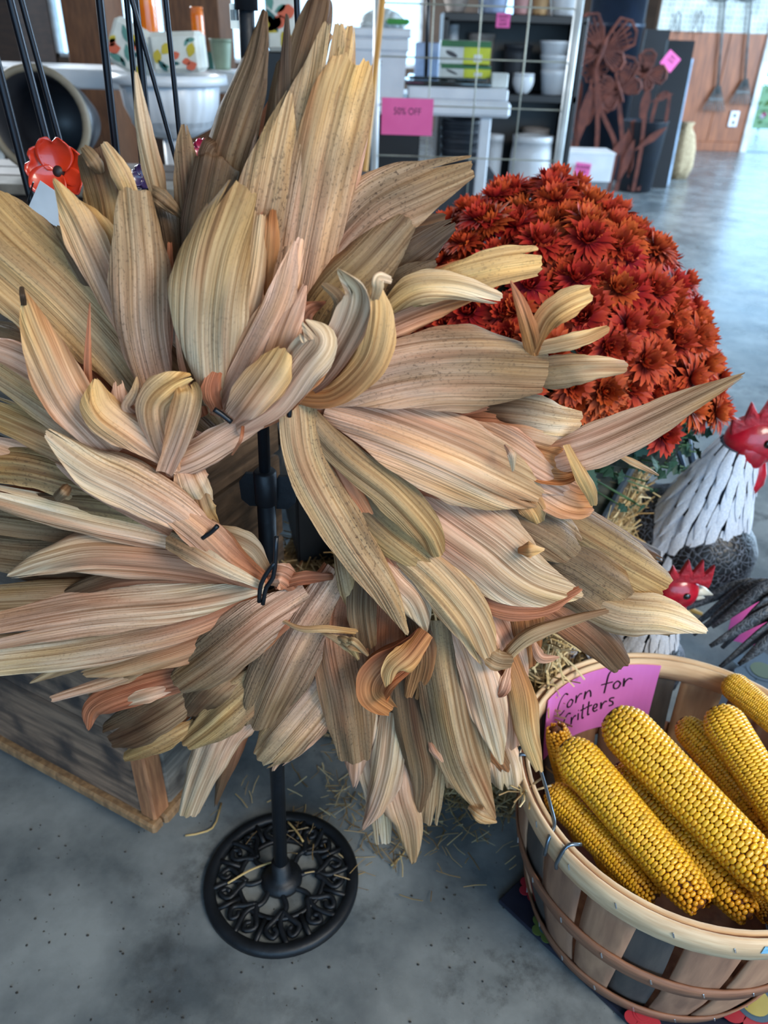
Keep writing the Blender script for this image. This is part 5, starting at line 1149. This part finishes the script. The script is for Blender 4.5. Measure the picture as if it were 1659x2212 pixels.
# --- brown boards, boxes and orange vases added for the warm glow by the windows
def shelfbox(nm, x0, y0, x1, y1, Y, d, m, label, cat):
    e_ = MB(); a, b, c, z = ext(x0, y0, x1, y1, Y); e_.box(((a + b) / 2, Y + d / 2, z / 2), (b - a, d, z), None, .004); return obj(nm, e_, m, None, False, label, cat)
shelfbox('wooden_cabinet', 128, -150, 212, 150, 4.6, .4, midw, 'brown wooden cabinet standing left of the white urn', 'cabinet')
shelfbox('dark_cabinet', -60, -150, 26, 190, 3.9, .4, darkw, 'dark brown cabinet at the left edge behind the tipped pot', 'cabinet')
shelfbox('wooden_hutch', 345, -120, 470, 92, 5.0, .4, midw, 'brown wooden hutch behind the printed bags', 'cabinet')
shelfbox('low_dresser', 205, 72, 470, 200, 5.6, .3, darkw, 'low dark dresser behind the urn', 'cabinet')
amb = mat('glow_orange', (240, 140, 40), .15, c2=(226, 110, 24), coat=.6)
for k, (x, y0, y1, w, lab) in enumerate(((322, -30, 66, 40, 'tall orange vase shape added for the glow by the window'), (430, 15, 92, 26, 'orange vase shape added for the warm light right of the printed bags'))):
    mb = MB(); pot(mb, x, y0, 151 if k else 150, w, w * .8, 3.3, .02, .1, 20, .1); obj('glow_vase', mb, amb, None, True, lab, 'vase')
mb = MB(); pot(mb, 478, 84, 151, 46, 34, 3.15); obj('green_bucket', mb, mat('sage_bucket', (146, 164, 140), .5), None, True, 'pale green bucket right of the urn', 'bucket')
mb = MB(); pot(mb, 452, 112, 150, 26, 26, 3.25); obj('glass_jar', mb, mat('green_glass', (40, 92, 80), .15, coat=.6), None, True, 'dark green jar beside the pale bucket', 'jar')

# --- display table with tubs
Yt = 3.75; ta = ext(735, 215, 1104, 250, Yt); tab = empty('display_table', ((ta[0] + ta[1]) / 2, Yt + .3, 0), 'white folding table holding tubs and boxed lamps', 'table')
obj('table_top', MB().box(((ta[0] + ta[1]) / 2, Yt + .35, (ta[2] + ta[3]) / 2), (ta[1] - ta[0], .7, ta[3] - ta[2]), None, .012), white_p, tab)
for x in (ta[0] + .06, ta[1] - .10):
    for y in (Yt + .06, Yt + .64): obj('table_leg', MB().box((x, y, ta[2] / 2), (.05, .04, ta[2]), None, .006), white_p, tab)
zt = ta[3]
def ontable(mb, x0, y0, x1, Y, d, bev=.006):
    a, b, c, e_ = ext(x0, y0, x1, 190, Y); return mb.box(((a + b) / 2, Y + d / 2, (zt + e_) / 2), (b - a, d, e_ - zt), None, bev)
obj('flat_storage_box', ontable(MB(), 882, 190, 1100, Yt + .02, .40), white_p, None, False, 'flat white storage lid on the folding table', 'lid')
zl = ay(990, 190, Yt + .02).z
tb = empty('storage_tub', ay(825, 215, Yt), 'tall white storage tub with lid on the folding table', 'tub'); a, b, c, e_ = ext(745, 75, 880, 235, Yt - .02)
tubm = MB(); hw0, hw1 = (b - a) / 2, (b - a) / 2 * .9; cx_ = (a + b) / 2
tubm.add([(cx_ + sx * (hw1 if zz == 0 else hw0), Yt + .20 + sy * (.15 if zz == 0 else .17), zt + zz * (e_ - zt)) for zz in (0, 1) for sx, sy in ((-1, -1), (1, -1), (1, 1), (-1, 1))], [[3, 2, 1, 0], [4, 5, 6, 7], [0, 1, 5, 4], [1, 2, 6, 5], [2, 3, 7, 6], [3, 0, 4, 7]])
obj('tub_body', tubm, white_p, tb); obj('tub_lid', MB().box((cx_, Yt + .20, e_ + .008), (b - a + .03, .37, .035), None, .008), white_p, tb)
obj('lid_rim', MB().box((cx_, Yt + .20, e_ - .035), (b - a + .012, .355, .045), None, .006), white_p, tb)
obj('tub_handle', MB().tube([(cx_ - hw0, Yt + .015, e_ - .16), (cx_ + hw0 * .2, Yt + .012, e_ - .10)], .008, 8), white_p, tb)
cl = MB(); 
for k in range(5): cl.tube(curve([ay(790 + 14 * k, 60, Yt + .12), ay(800 + 12 * k, 40 - 6 * (k % 2), Yt + .15), ay(812 + 14 * k, 60, Yt + .18)], 8), .03, 8)
cl.v = [Vector((v.x, v.y, max(v.z, e_ + .026))) for v in cl.v]
obj('plastic_wrap', cl, mat('clear_wrap', (206, 214, 216), .2), None, True, 'crumpled clear plastic wrap on the white tub', 'wrap')
obj('green_cloth', MB().box(ay(860, 48, Yt + .1) + Vector((0, 0, .002)), (.10, .08, .02), None, .008), mat('bright_green', (66, 150, 70), .7), None, False, 'scrap of green cloth on top of the white tub', 'cloth')
trm = mat('wet_black_tray', (38, 52, 52), .08, coat=.8)
a, b, c, e_ = ext(875, 165, 1062, 190, Yt + .06); tr_ = MB(); tr_.box(((a + b) / 2, Yt + .22, zl + .012), (b - a, .30, .018), None, .006).box(((a + b) / 2, Yt + .22, zl + .030), (b - a - .03, .26, .012), None, .005)
obj('black_tray', tr_, trm, None, False, 'shiny black tray on the white storage lid', 'tray')
gm = mat('box_green', (30, 110, 56), .5); ym = mat('box_lime', (206, 214, 40), .5); wm_ = mat('box_white', (224, 230, 228), .5)
def lampbox(y0, y1, label):
    a, b, c, z = ext(952, y0, 1060, y1, Yt + .20); o = empty('product_carton', ((a + b) / 2, Yt + .28, c), label, 'carton'); w = b - a; h = z - c; y = Yt + .20
    obj('carton', MB().box(((a + b) / 2, y + .07, (c + z) / 2), (w, .14, h), None, .002), wm_, o)
    obj('green_band', MB().box(((a + b) / 2, y - .0012, z - h * .13), (w, .002, h * .26)), gm, o); obj('lime_panel', MB().box((b - w * .27, y - .0012, c + h * .37), (w * .54, .002, h * .74)), ym, o)
    obj('lamp_picture', MB().ell((a + w * .22, y - .001, c + h * .45), (w * .13, .0015, h * .10), 12, 6, Matrix.Rotation(.35, 3, 'Y')), dark_p, o); obj('white_patch', MB().box((b - w * .25, y - .003, c + h * .30), (w * .16, .002, h * .3)), wm_, o)
    obj('green_line', MB().box(((a + b) / 2, y - .0012, c + h * .02), (w, .002, h * .06)), gm, o)
    return o
zz0 = zl + .04
lampbox(142, 168, 'lower green and lime carton on the table'); lampbox(88, 141, 'upper green and lime carton with a picture, stacked on another')
mb = MB(); pbox(mb, 1062, 158, 1098, 190, Yt + .1, .06); obj('small_white_box', mb, wm_, None, False, 'small white box at the right end of the folding table', 'box')
mb = MB(); pbox(mb, 896, 92, 948, 175, Yt + .5, .05); obj('blue_folder', mb, mat('pale_blue_card', (150, 172, 206), .5), None, False, 'pale blue board standing left of the green cartons', 'board')
obj('dark_rod', MB().tube([ay(926, -60, Yt - .05), ay(920, 165, Yt - .05)], .008, 8), blackr, None, True, 'thin black rod rising before the pale blue board', 'rod')
# below the table: stacked ribbed planters
for k in range(5):
    mb = MB(); pot(mb, 1000, 255 + 20 * k, 255 + 20 * k + 34, 96, 84, Yt + .35, .4, .06, 24); obj('ribbed_planter', mb, dark_p, None, True, ('topmost', 'second from top', 'middle', 'second from bottom', 'lowest')[k] + ' dark grey round planter of the stack under the table', 'planter', 'stacked planters under the table')
zlow = ay(1000, 255 + 80 + 34, Yt + .35).z
obj('planter_plinth', MB().box((ay(1000, 300, Yt + .35).x, Yt + .38, zlow / 2), (.34, .34, zlow), None, .01), dark_p, None, False, 'dark block beneath the planter stack under the table', 'plinth')
mb = MB(); pbox(mb, 770, 250, 905, 420, Yt + .3, .3); obj('black_bin', mb, blackp, None, False, 'black bin in the shade under the folding table', 'bin')

# --- wire grid rack with sign
Yg = 3.15; gr = empty('grid_rack', ay(1020, 330, Yg), 'white wire grid rack with two upright posts', 'rack'); gm_ = mat('grid_white', (206, 212, 214), .4, .2); gw = mat('grid_wire', (170, 172, 160), .45, .4)
xl, xr = ay(813, 150, Yg).x, ay(1228, 180, Yg).x
for x, w in ((xl, .013), (xr, .016)): obj('post', MB().tube([(x, Yg, 0), (x, Yg, 1.45)], w, 12), gm_, gr, True)
for z in [ay(1020, yy, Yg).z for yy in (12, 128, 232, 342)]: obj('cross_wire', MB().tube([(xl, Yg, z), (xr, Yg, z)], .0028, 6), gw, gr, True)
for f in (.28, .52, .76): x = lerp(xl, xr, f); obj('upright_wire', MB().tube([(x, Yg + .004, .3), (x, Yg + .004, 1.45)], .0026, 6), gw, gr, True)
for sg in (xl, xr): obj('rack_foot', MB().box((sg, Yg, .012), (.05, .36, .024), None, .006), gm_, gr)
def text(parent, s, size, c, m, R, name='printed_text', squash=1.0):
    cu = bpy.data.curves.new('t', 'FONT'); cu.body = s; cu.size = size; cu.align_x = 'CENTER'; cu.align_y = 'CENTER'; cu.extrude = .0004
    o = bpy.data.objects.new('t', cu); COL.objects.link(o); dg = bpy.context.evaluated_depsgraph_get(); me = bpy.data.meshes.new_from_object(o.evaluated_get(dg)); COL.objects.unlink(o); bpy.data.objects.remove(o)
    for v in me.vertices: v.co = R @ Vector((v.co.x * squash, v.co.y, v.co.z)) + (Vector(c) - ORG[parent])
    me.materials.clear(); me.materials.append(m); q = bpy.data.objects.new(name, me); link(q, parent); ORG[q] = ORG[parent]; return q
UPR = Matrix.Rotation(math.pi / 2, 3, 'X')
a, b, c, z = ext(824, 212, 935, 292, Yg - .02); sg_ = empty('paper_sign', ((a + b) / 2, Yg - .02, c), 'pink sheet reading 50% OFF on the wire rack', 'sign')
obj('sheet', MB().box(((a + b) / 2, Yg - .02, (c + z) / 2), (b - a, .0012, z - c), None, 0), pinkp, sg_); text(sg_, '50% OFF', .032, ((a + b) / 2, Yg - .0212, lerp(c, z, .64)), inkp, UPR, squash=.85)
obj('wooden_pole', MB().tube([ay(829, -30, 2.98), ay(786, 390, 2.92), ay(760, 640, 2.88)], pxm(ay(810, 200, 2.95), 7), 10), mat('honey_wood', (214, 160, 86), .5, c2=(190, 136, 70)), None, True, 'slanting honey-coloured wooden pole beside the pink sheet', 'pole')

# --- black shelving with pots
Ys = 5.0; sa = ext(948, 25, 1246, 420, Ys); sh = empty('black_shelving', ((sa[0] + sa[1]) / 2, Ys + .2, 0), 'black shelving unit full of white pots', 'shelving')
zsh = [ay(1090, yy, Ys).z for yy in (30, 203)] + [.10]
for k, z in enumerate(zsh): obj('shelf', MB().box(((sa[0] + sa[1]) / 2, Ys + .20, z - .02), (sa[1] - sa[0], .40, .04), None, .004), blackp, sh)
obj('back_panel', MB().box(((sa[0] + sa[1]) / 2, Ys + .41, zsh[0] / 2), (sa[1] - sa[0], .012, zsh[0])), blackp, sh)
for x in (sa[0] + .015, sa[1] - .015): obj('side_panel', MB().box((x, Ys + .20, zsh[0] / 2), (.03, .40, zsh[0] - .045), None, .003), blackp, sh)
def shpot(cx, y0, w0, w1, shelf, dy, m, label, **k):
    mb = MB(); Y = Ys + dy; z = zsh[shelf] + .001; yb = None
    zt_ = ay(cx, y0, Y).z; p_ = ay(cx, y0 + 20, Y); r0 = pxm(p_, w0) / 2; r1 = pxm(p_, w1) / 2; h = zt_ - z; be = k.get('belly', 0); lip = .08
    pr = [(0, 0), (r1, 0)] + [(lerp(r1, r0, t / 8) + be * r0 * math.sin(math.pi * t / 8), h * t / 8 * (1 - lip)) for t in range(1, 9)] + [(r0 * 1.04, h * (1 - lip)), (r0 * 1.04, h), (r0 * .9, h), (r0 * .85, h * .6), (0, h * .3)]
    mb.lathe(pr, (p_.x, Y, z), 26); obj('flower_pot', mb, m, None, True, label, 'pot')
beige = mat('beige_ceramic', (176, 164, 156), .5); pinkcer = mat('blush_ceramic', (206, 150, 146), .5); tanc = mat('tan_ceramic', (206, 162, 112), .5); bluegrey = mat('bluegrey_ceramic', (140, 156, 186), .5)
for k, (y0, w) in enumerate(((150, 62), (118, 64), (88, 66))):
    mb = MB(); zz = [zsh[1] + .001, ay(1198, 152, Ys + .1).z, ay(1198, 118, Ys + .1).z][k]; zt_ = ay(1198, y0, Ys + .1).z; p_ = ay(1198, y0 + 15, Ys + .1); r0 = pxm(p_, w) / 2; h = zt_ - zz
    mb.lathe([(0, 0), (r0 * .82, 0), (r0 * .96, h * .78), (r0, h * .8), (r0, h), (r0 * .9, h), (r0 * .85, h * .5), (0, h * .4)], (p_.x, Ys + .1, zz), 26)
    obj('flower_pot', mb, ceram, None, True, ('lowest', 'middle', 'topmost')[k] + ' white pot of the nested stack on the black shelf', 'pot', 'nested white pots')
shpot(1130, 158, 44, 24, 1, .06, ceram, 'small round white bowl left of the nested pots', belly=.25)
shpot(1118, 96, 60, 48, 1, .22, dark_p, 'dark grey pot behind the small white bowl'); shpot(1040, 72, 56, 46, 1, .30, beige, 'beige pot at the back of the black shelf'); shpot(980, 52, 22, 20, 1, .30, ceram, 'narrow white cup at the left of the black shelf')
shpot(1150, 292, 84, 60, 2, .08, ceram, 'large round white bowl on the bottom black shelf', belly=.22); shpot(1155, 276, 56, 50, 2, .28, beige, 'grey pot behind the large white bowl'); shpot(1070, 290, 34, 30, 2, .12, ceram, 'slim white pot beside the table leg')
shpot(1066, -20, 66, 56, 0, .10, bluegrey, 'blue-grey pot on top of the shelving'); shpot(1126, -18, 36, 30, 0, .10, pinkcer, 'blush pink cup on top of the shelving'); shpot(1168, -18, 38, 32, 0, .10, tanc, 'tan cup on top of the shelving'); shpot(1225, -16, 76, 60, 0, .12, ceram, 'stack-edged white bowl at the right end atop the shelving'); shpot(985, -14, 60, 36, 0, .12, beige, 'pale beige bowl on top of the shelving at the left')
def note(x0, y0, x1, y1, Y, label, lines, rot=0.0):
    a, b, c, z = ext(x0, y0, x1, y1, Y); o = empty('price_note', ((a + b) / 2, Y, c), label, 'sign'); cc = Vector(((a + b) / 2, Y, (c + z) / 2)); R = Matrix.Rotation(rot, 3, 'Y')
    obj('note_paper', MB().box(cc, (b - a, .001, z - c), R), pinkp, o)
    for k, s in enumerate(lines): text(o, s, (z - c) * .26, cc + R @ Vector((0, -.0012, (z - c) * (.26 - .27 * k))), inkp, R @ UPR, squash=.8)
note(1072, 28, 1102, 60, Ys - .012, 'small pink price note on the shelf edge', ['CERAMIC', 'POTS', '$14.99'])
# --- white and grey box, bin, rusty garden art, panels, stove pipe
Yb_ = 6.2; a, b, c, z = ext(1200, 332, 1322, 418, Yb_); tw_ = empty('two_tone_planter', ((a + b) / 2, Yb_ + .15, 0), 'rectangular planter, white above and grey below, on the floor', 'planter'); w = b - a
def taper(x0, x1, f, y, d, z0, z1): return [(lerp((x0 + x1) / 2, xx, 1 if zz else f), y + dd * d, (z1 if zz else z0)) for zz in (0, 1) for xx, dd in ((x0, 0), (x1, 0), (x1, 1), (x0, 1))]
FQ = [[3, 2, 1, 0], [4, 5, 6, 7], [0, 1, 5, 4], [1, 2, 6, 5], [2, 3, 7, 6], [3, 0, 4, 7]]
zmid = z * .46
obj('grey_base', MB().add(taper(a + .012, b - .012, .86, Yb_, .3, 0, zmid), FQ), grey_p, tw_); obj('white_body', MB().add(taper(a, b, .98, Yb_ - .003, .306, zmid, z), FQ), ceram, tw_)
obj('inner_rim', MB().box(((a + b) / 2, Yb_ + .15, z + .004), (w + .01, .31, .012), None, .003), ceram, tw_)
note(1241, 352, 1274, 390, Yb_ - .02, 'small pink price note on the two-tone planter', ['PLANTER', '39.99'], .08)
bnm = mat('smoky_bin', (30, 36, 46), .4); a, b, c, z = ext(1345, 265, 1440, 412, 6.75); a2, b2 = a, b
obj('black_bucket', MB().lathe([(0, .003), ((b - a) * .40, .003), ((b - a) * .5, z), ((b - a) * .52, z + .004), ((b - a) * .47, z + .004), ((b - a) * .38, .02), (0, .02)], ((a + b) / 2, 6.9, 0), 32), bnm, None, True, 'tall smoky black bucket holding rusty garden art', 'bucket')
rust = mat('rusty_steel', (112, 58, 44), .75, .2, c2=(78, 38, 32), scale=14, bump=.2)
def rusty(label, pts, w, heads, Y):
    P = [ay(x, y, Y) for x, y in pts]; e_ = empty('rusty_garden_stake', (P[0].x, Y, 0), label, 'garden art'); P0 = Vector((P[0].x, Y, .02))
    C = curve([P0] + P, 20); obj('stem', MB().ribbon(C, pxm(P[0], w), (1, 0, 0), .006), rust, e_)
    for kind, x, y, s, rot in heads:
        c = ay(x, y, Y - .01); r = pxm(c, s); R2 = Matrix.Rotation(rot, 3, 'Y'); ex, ez = R2 @ Vector((1, 0, 0)), R2 @ Vector((0, 0, 1))
        if kind == 'leaf':
            obj('metal_leaf', MB().plate([(0, -1), (.12, -.4), (.20, .1), (.12, .6), (0, 1), (-.12, .6), (-.20, .1), (-.12, -.4)], c, ex * r, ez * r, .006), rust, e_)
        elif kind == 'bud':
            obj('metal_bud', MB().plate([(.30 * math.cos(t_), .9 * math.sin(t_)) for t_ in [i * 6.283 / 16 for i in range(16)]], c, ex * r, ez * r, .008), rust, e_)
        elif kind == 'flower':
            for k in range(9):
                t_ = 6.283 * k / 9; d_ = ex * math.cos(t_) + ez * math.sin(t_); s_ = ez * math.cos(t_) - ex * math.sin(t_)
                obj('metal_petal', MB().tube([c + (d_ * .35 - s_ * .05) * r, c + (d_ * .9 - s_ * .22) * r, c + d_ * 1.05 * r, c + (d_ * .9 + s_ * .22) * r, c + (d_ * .35 + s_ * .05) * r], .007, 5), rust, e_)
            obj('metal_centre', MB().lathe([(r * .34, 0), (r * .34, .008)], c, 16, frame((0, -1, 0))), rust, e_)
        elif kind == 'wing':
            for sg in (-1, 1):
                for (q, L_, w_) in ((.75, 1.0, .52), (-.35, .72, .42)):
                    d_ = ex * math.cos(q) * sg + ez * math.sin(q); s_ = ez * math.cos(q) * sg - ex * math.sin(q)
                    out = [(0, 0), (.35, w_ * .6), (.75, w_), (1.0, w_ * .6), (1.05, 0), (.9, -w_ * .5), (.5, -w_ * .5), (.2, -w_ * .25)]
                    ring_ = [c + (d_ * x_ + s_ * y_) * r * L_ for x_, y_ in out]
                    wg = MB().tube(ring_ + [ring_[0]], .012, 5)
                    for f in (-.6, -.25, .1, .45, .8): wg.tube([c, c + (d_ * .97 + s_ * w_ * f) * r * L_ * .92], .010, 5)
                    for f in (.45, .72): wg.tube([c + (d_ * f + s_ * w_ * g_) * r * L_ for g_ in (-.45, 0, .5, .8)], .008, 5)
                    obj('wing', wg, rust, e_)
            obj('insect_body', MB().ell(c, (r * .08, .02, r * .45), 10, 8, R2), rust, e_)
    return e_
rusty('rusty metal butterfly stake, highest of the garden art', [(1290, 300), (1288, 110)], 9, [('wing', 1300, 110, 74, .25), ('leaf', 1262, 250, 60, .1)], 6.6)
rusty('rusty metal daisy stake below the butterfly', [(1330, 320), (1300, 240), (1285, 150)], 9, [('flower', 1285, 150, 26, 0), ('bud', 1275, 230, 42, .08), ('leaf', 1330, 330, 45, .4)], 6.64)
rusty('rusty metal dragonfly stake in the middle of the garden art', [(1345, 330), (1335, 200)], 9, [('wing', 1338, 195, 60, -.5), ('flower', 1312, 215, 24, 0), ('leaf', 1352, 350, 45, .2)], 6.68)
rusty('rusty metal flower stake nearest the black panels', [(1385, 320), (1395, 220), (1400, 150)], 8, [('wing', 1395, 160, 42, .9), ('bud', 1393, 225, 32, .05), ('leaf', 1405, 300, 40, .9)], 6.72)
rusty('drooping rusty metal reed beside the black bucket', [(1400, 300), (1420, 215), (1445, 205), (1438, 265)], 7, [('leaf', 1428, 212, 26, 1.2)], 6.76)
rusty('straight rusty metal reed behind the two-tone planter', [(1245, 330), (1240, 200)], 10, [('bud', 1242, 215, 46, .05), ('leaf', 1228, 310, 50, -.5)], 6.70)
rusty('rusty metal tulip leaf stake at the bucket foot', [(1372, 350), (1368, 260)], 10, [('leaf', 1376, 320, 60, .15), ('leaf', 1358, 330, 50, -.2)], 6.78)
navyp = mat('blue_black_steel', (22, 34, 52), .4, .4); cpx = ay(1330, 60, 7.6); obj('stove_pipe', MB().lathe([(0, 0), (.23, 0), (.23, 1.15), (.235, 1.15), (.235, 1.19), (.225, 1.19), (.225, 2.98), (0, 2.98)], (cpx.x, 7.6, 0.0), 32), navyp, None, True, 'wide blue-black stove pipe behind the rusty garden art', 'pipe')
def leaning(x0, x1, yt_, Yf, th, m, label, lean):
    a, b = ay(x0, 300, Yf).x, ay(x1, 300, Yf).x; h = ay((x0 + x1) / 2, yt_, Yf + lean).z
    return obj('leaning_door', MB().add([(a, Yf, 0), (b, Yf, 0), (b + .10, Yf + lean, h), (a + .10, Yf + lean, h), (a, Yf + th, 0), (b, Yf + th, 0), (b + .10, Yf + lean + th, h), (a + .10, Yf + lean + th, h)], [[0, 1, 2, 3], [7, 6, 5, 4], [1, 5, 6, 2], [4, 0, 3, 7], [3, 2, 6, 7], [4, 5, 1, 0]]), m, None, False, label, 'door panel')
blk = mat('black_panel', (16, 18, 24), .3); leaning(1405, 1462, 86, 7.05, .05, blk, 'black steel panel leaning against the wood wall', .35); leaning(1425, 1466, 125, 7.25, .03, mat('pale_blue_trim', (156, 180, 206), .35), 'pale blue edge panel behind the black one', .35)
leaning(1345, 1395, 62, 7.95, .04, blk, 'tall narrow black panel beside the stove pipe', .2)
note(1432, 114, 1464, 150, 7.32, 'pink price note stuck askew on the leaning black panel', ['SALE', '49.99'], .6)
brl = MB(); c9 = ay(1466, 350, 7.7); brl.lathe([(0, 0), (.10, 0), (.13, .10), (.12, .25), (.09, .36), (.05, .42), (.07, .46), (0, .45)], (c9.x, 7.7, 0), 22, flute=.08, nfl=7); obj('burlap_sack', brl, mat('burlap', (176, 156, 124), .9, c2=(140, 120, 92), scale=50, bump=.4), None, True, 'tied burlap sack on the floor beside the leaning panels', 'sack')

# --- wood panel wall, pegboard, tools, side door
Yw = 9.9; x0 = ay(1395, 200, Yw).x; x1 = ay(1628, 200, Yw).x; zp = ay(1540, 70, Yw).z
woodp = mat('oak_panel', (152, 90, 54), .5, c2=(116, 66, 40), scale=7, stretch=(5, 5, .5), bump=.1, detail=6)
pegm = mat('pegboard_paint', (204, 210, 206), .7)
wl = struct(obj('wall_right', MB().box(((x0 + x1) / 2, Yw + .08, 1.5), (x1 - x0, .10, 3.0)), wallm))
for k in range(3): xa = lerp(x0, x1, k / 3); xb = lerp(x0, x1, (k + 1) / 3); obj('oak_panel', MB().box(((xa + xb) / 2, Yw + .015, (zp + .10) / 2), (xb - xa - .006, .03, zp - .10), None, .003), woodp, wl)
obj('kick_rail', MB().box(((x0 + x1) / 2, Yw + .01, .05), (x1 - x0, .04, .10), None, .004), woodp, wl); obj('pegboard', MB().box(((x0 + x1) / 2, Yw + .01, (zp + 2.9) / 2), (x1 - x0, .03, 2.9 - zp), None, .003), pegm, wl)
ph_ = MB()
for i in range(int((x1 - x0) / .05)):
    for j in range(22): ph_.box((x0 + .03 + .05 * i, Yw - .006, zp + .04 + .05 * j), (.012, .002, .012))
o = obj('peg_holes', ph_, dark_p, wl); o['kind'] = 'stuff'
oc = ay(1585, 257, Yw - .02); ou = empty('wall_outlet', oc, 'white electrical outlet on the wood panel wall', 'outlet'); obj('cover_plate', MB().box(oc, (.10, .012, .16), None, .004), white_p, ou)
for s in (-1, 1): obj('socket', MB().box(oc + Vector((0, -.008, s * .035)), (.034, .006, .04), None, .003), greyw, ou)
toolm = mat('dull_steel', (112, 116, 116), .5, .5, c2=(84, 88, 90))
def tool(x, yb, label):
    c = ay(x, yb, Yw - .05); t_ = ay(x + 14, 0, Yw - .05); e_ = empty('hanging_rake', c, label, 'tool', 'rakes on the pegboard')
    obj('handle', MB().tube([Vector((t_.x, Yw - .05, t_.z + .3)), Vector((lerp(t_.x, c.x, .5), Yw - .05, zp + .05)), c + Vector((0, 0, .18))], .014, 8), toolm, e_, True)
    for k in range(9):
        s = (k - 4) / 4; obj('tine', MB().tube([c + Vector((s * .02, 0, .25)), c + Vector((s * .11, -.01, .04)), c + Vector((s * .12, -.03, 0))], .006, 5), toolm, e_, True)
    obj('tine_bar', MB().box(c + Vector((0, -.005, .12)), (.15, .008, .02), None, .002), toolm, e_)
    for k in range(3): obj('wire_head', MB().tube([Vector((t_.x, Yw - .05, t_.z + .05)) + Vector((.12 * math.cos(a_ * .6283) * (1 - .2 * k), -.02 * k, .06 * math.sin(a_ * .6283))) for a_ in range(11)], .008, 5), toolm, e_, True)
tool(1540, 240, 'grey wire rake on the pegboard farther from the side door'); tool(1598, 225, 'grey wire rake on the pegboard nearest the side door')
for x in (1462, 1510):
    c = ay(x, 35, Yw - .03); obj('peg_hook', MB().tube(curve([c + Vector((-.04, 0, -.16)), c + Vector((0, -.02, .03)), c + Vector((.03, -.03, 0)), c + Vector((.06, 0, -.16))], 10), .006, 6), toolm, None, True, 'wire peg hook on the pegboard ' + ('left of the rakes' if x > 1500 else 'near the stove pipe'), 'hook')
wtrim = mat('white_trim', (214, 218, 220), .5); xt = x1 + .03
t1 = struct(obj('trim_1', MB().box((xt, Yw + .06, 1.2), (.07, .20, 2.4), None, .004), wtrim))
# outdoors beyond the side door
grass = mat('lawn', (92, 120, 62), .9, c2=(70, 96, 50), scale=3); struct(obj('trim_2', MB().box((6.2, 9.95, -.004), (4.2, .2, .012)), mat('threshold', (120, 140, 170), .5)))
og = MB().box((3, 22, -.14), (40, 18, .1)); struct(obj('floor_outdoors', og, grass))
bed = empty('flower_bed', (5.7, 12.3, 0), 'bright flower bed outside the side door', 'flowers'); rf = random.Random(6); cols = [(200, 60, 120), (226, 120, 60), (120, 90, 200), (230, 210, 220), (90, 110, 210)]
lvs = MB()
for _ in range(260):
    p = Vector((rf.uniform(4.7, 6.9), rf.uniform(12.0, 12.8), rf.uniform(-.05, .75))); d = Vector((rf.gauss(0, 1), rf.gauss(0, 1), rf.uniform(0, 1))).normalized(); s = d.orthogonal().normalized(); L = rf.uniform(.08, .16)
    lvs.add([p, p + d * L * .5 + s * L * .25, p + d * L, p + d * L * .5 - s * L * .25], [[0, 1, 2, 3]])
lo_ = obj('leaves', lvs, grass, bed); lo_['kind'] = 'stuff'
for k, c in enumerate(cols):
    mm_ = mat('bed_flower_%d' % k, c, .7); fm_ = MB()
    for _ in range(26):
        p = Vector((rf.uniform(4.7, 6.9), rf.uniform(11.95, 12.3), rf.uniform(.2, .85))); fm_.ell(p, (.035, .03, .025), 7, 5)
    fo = obj('blossoms', fm_, mm_, bed, True); fo['kind'] = 'stuff'
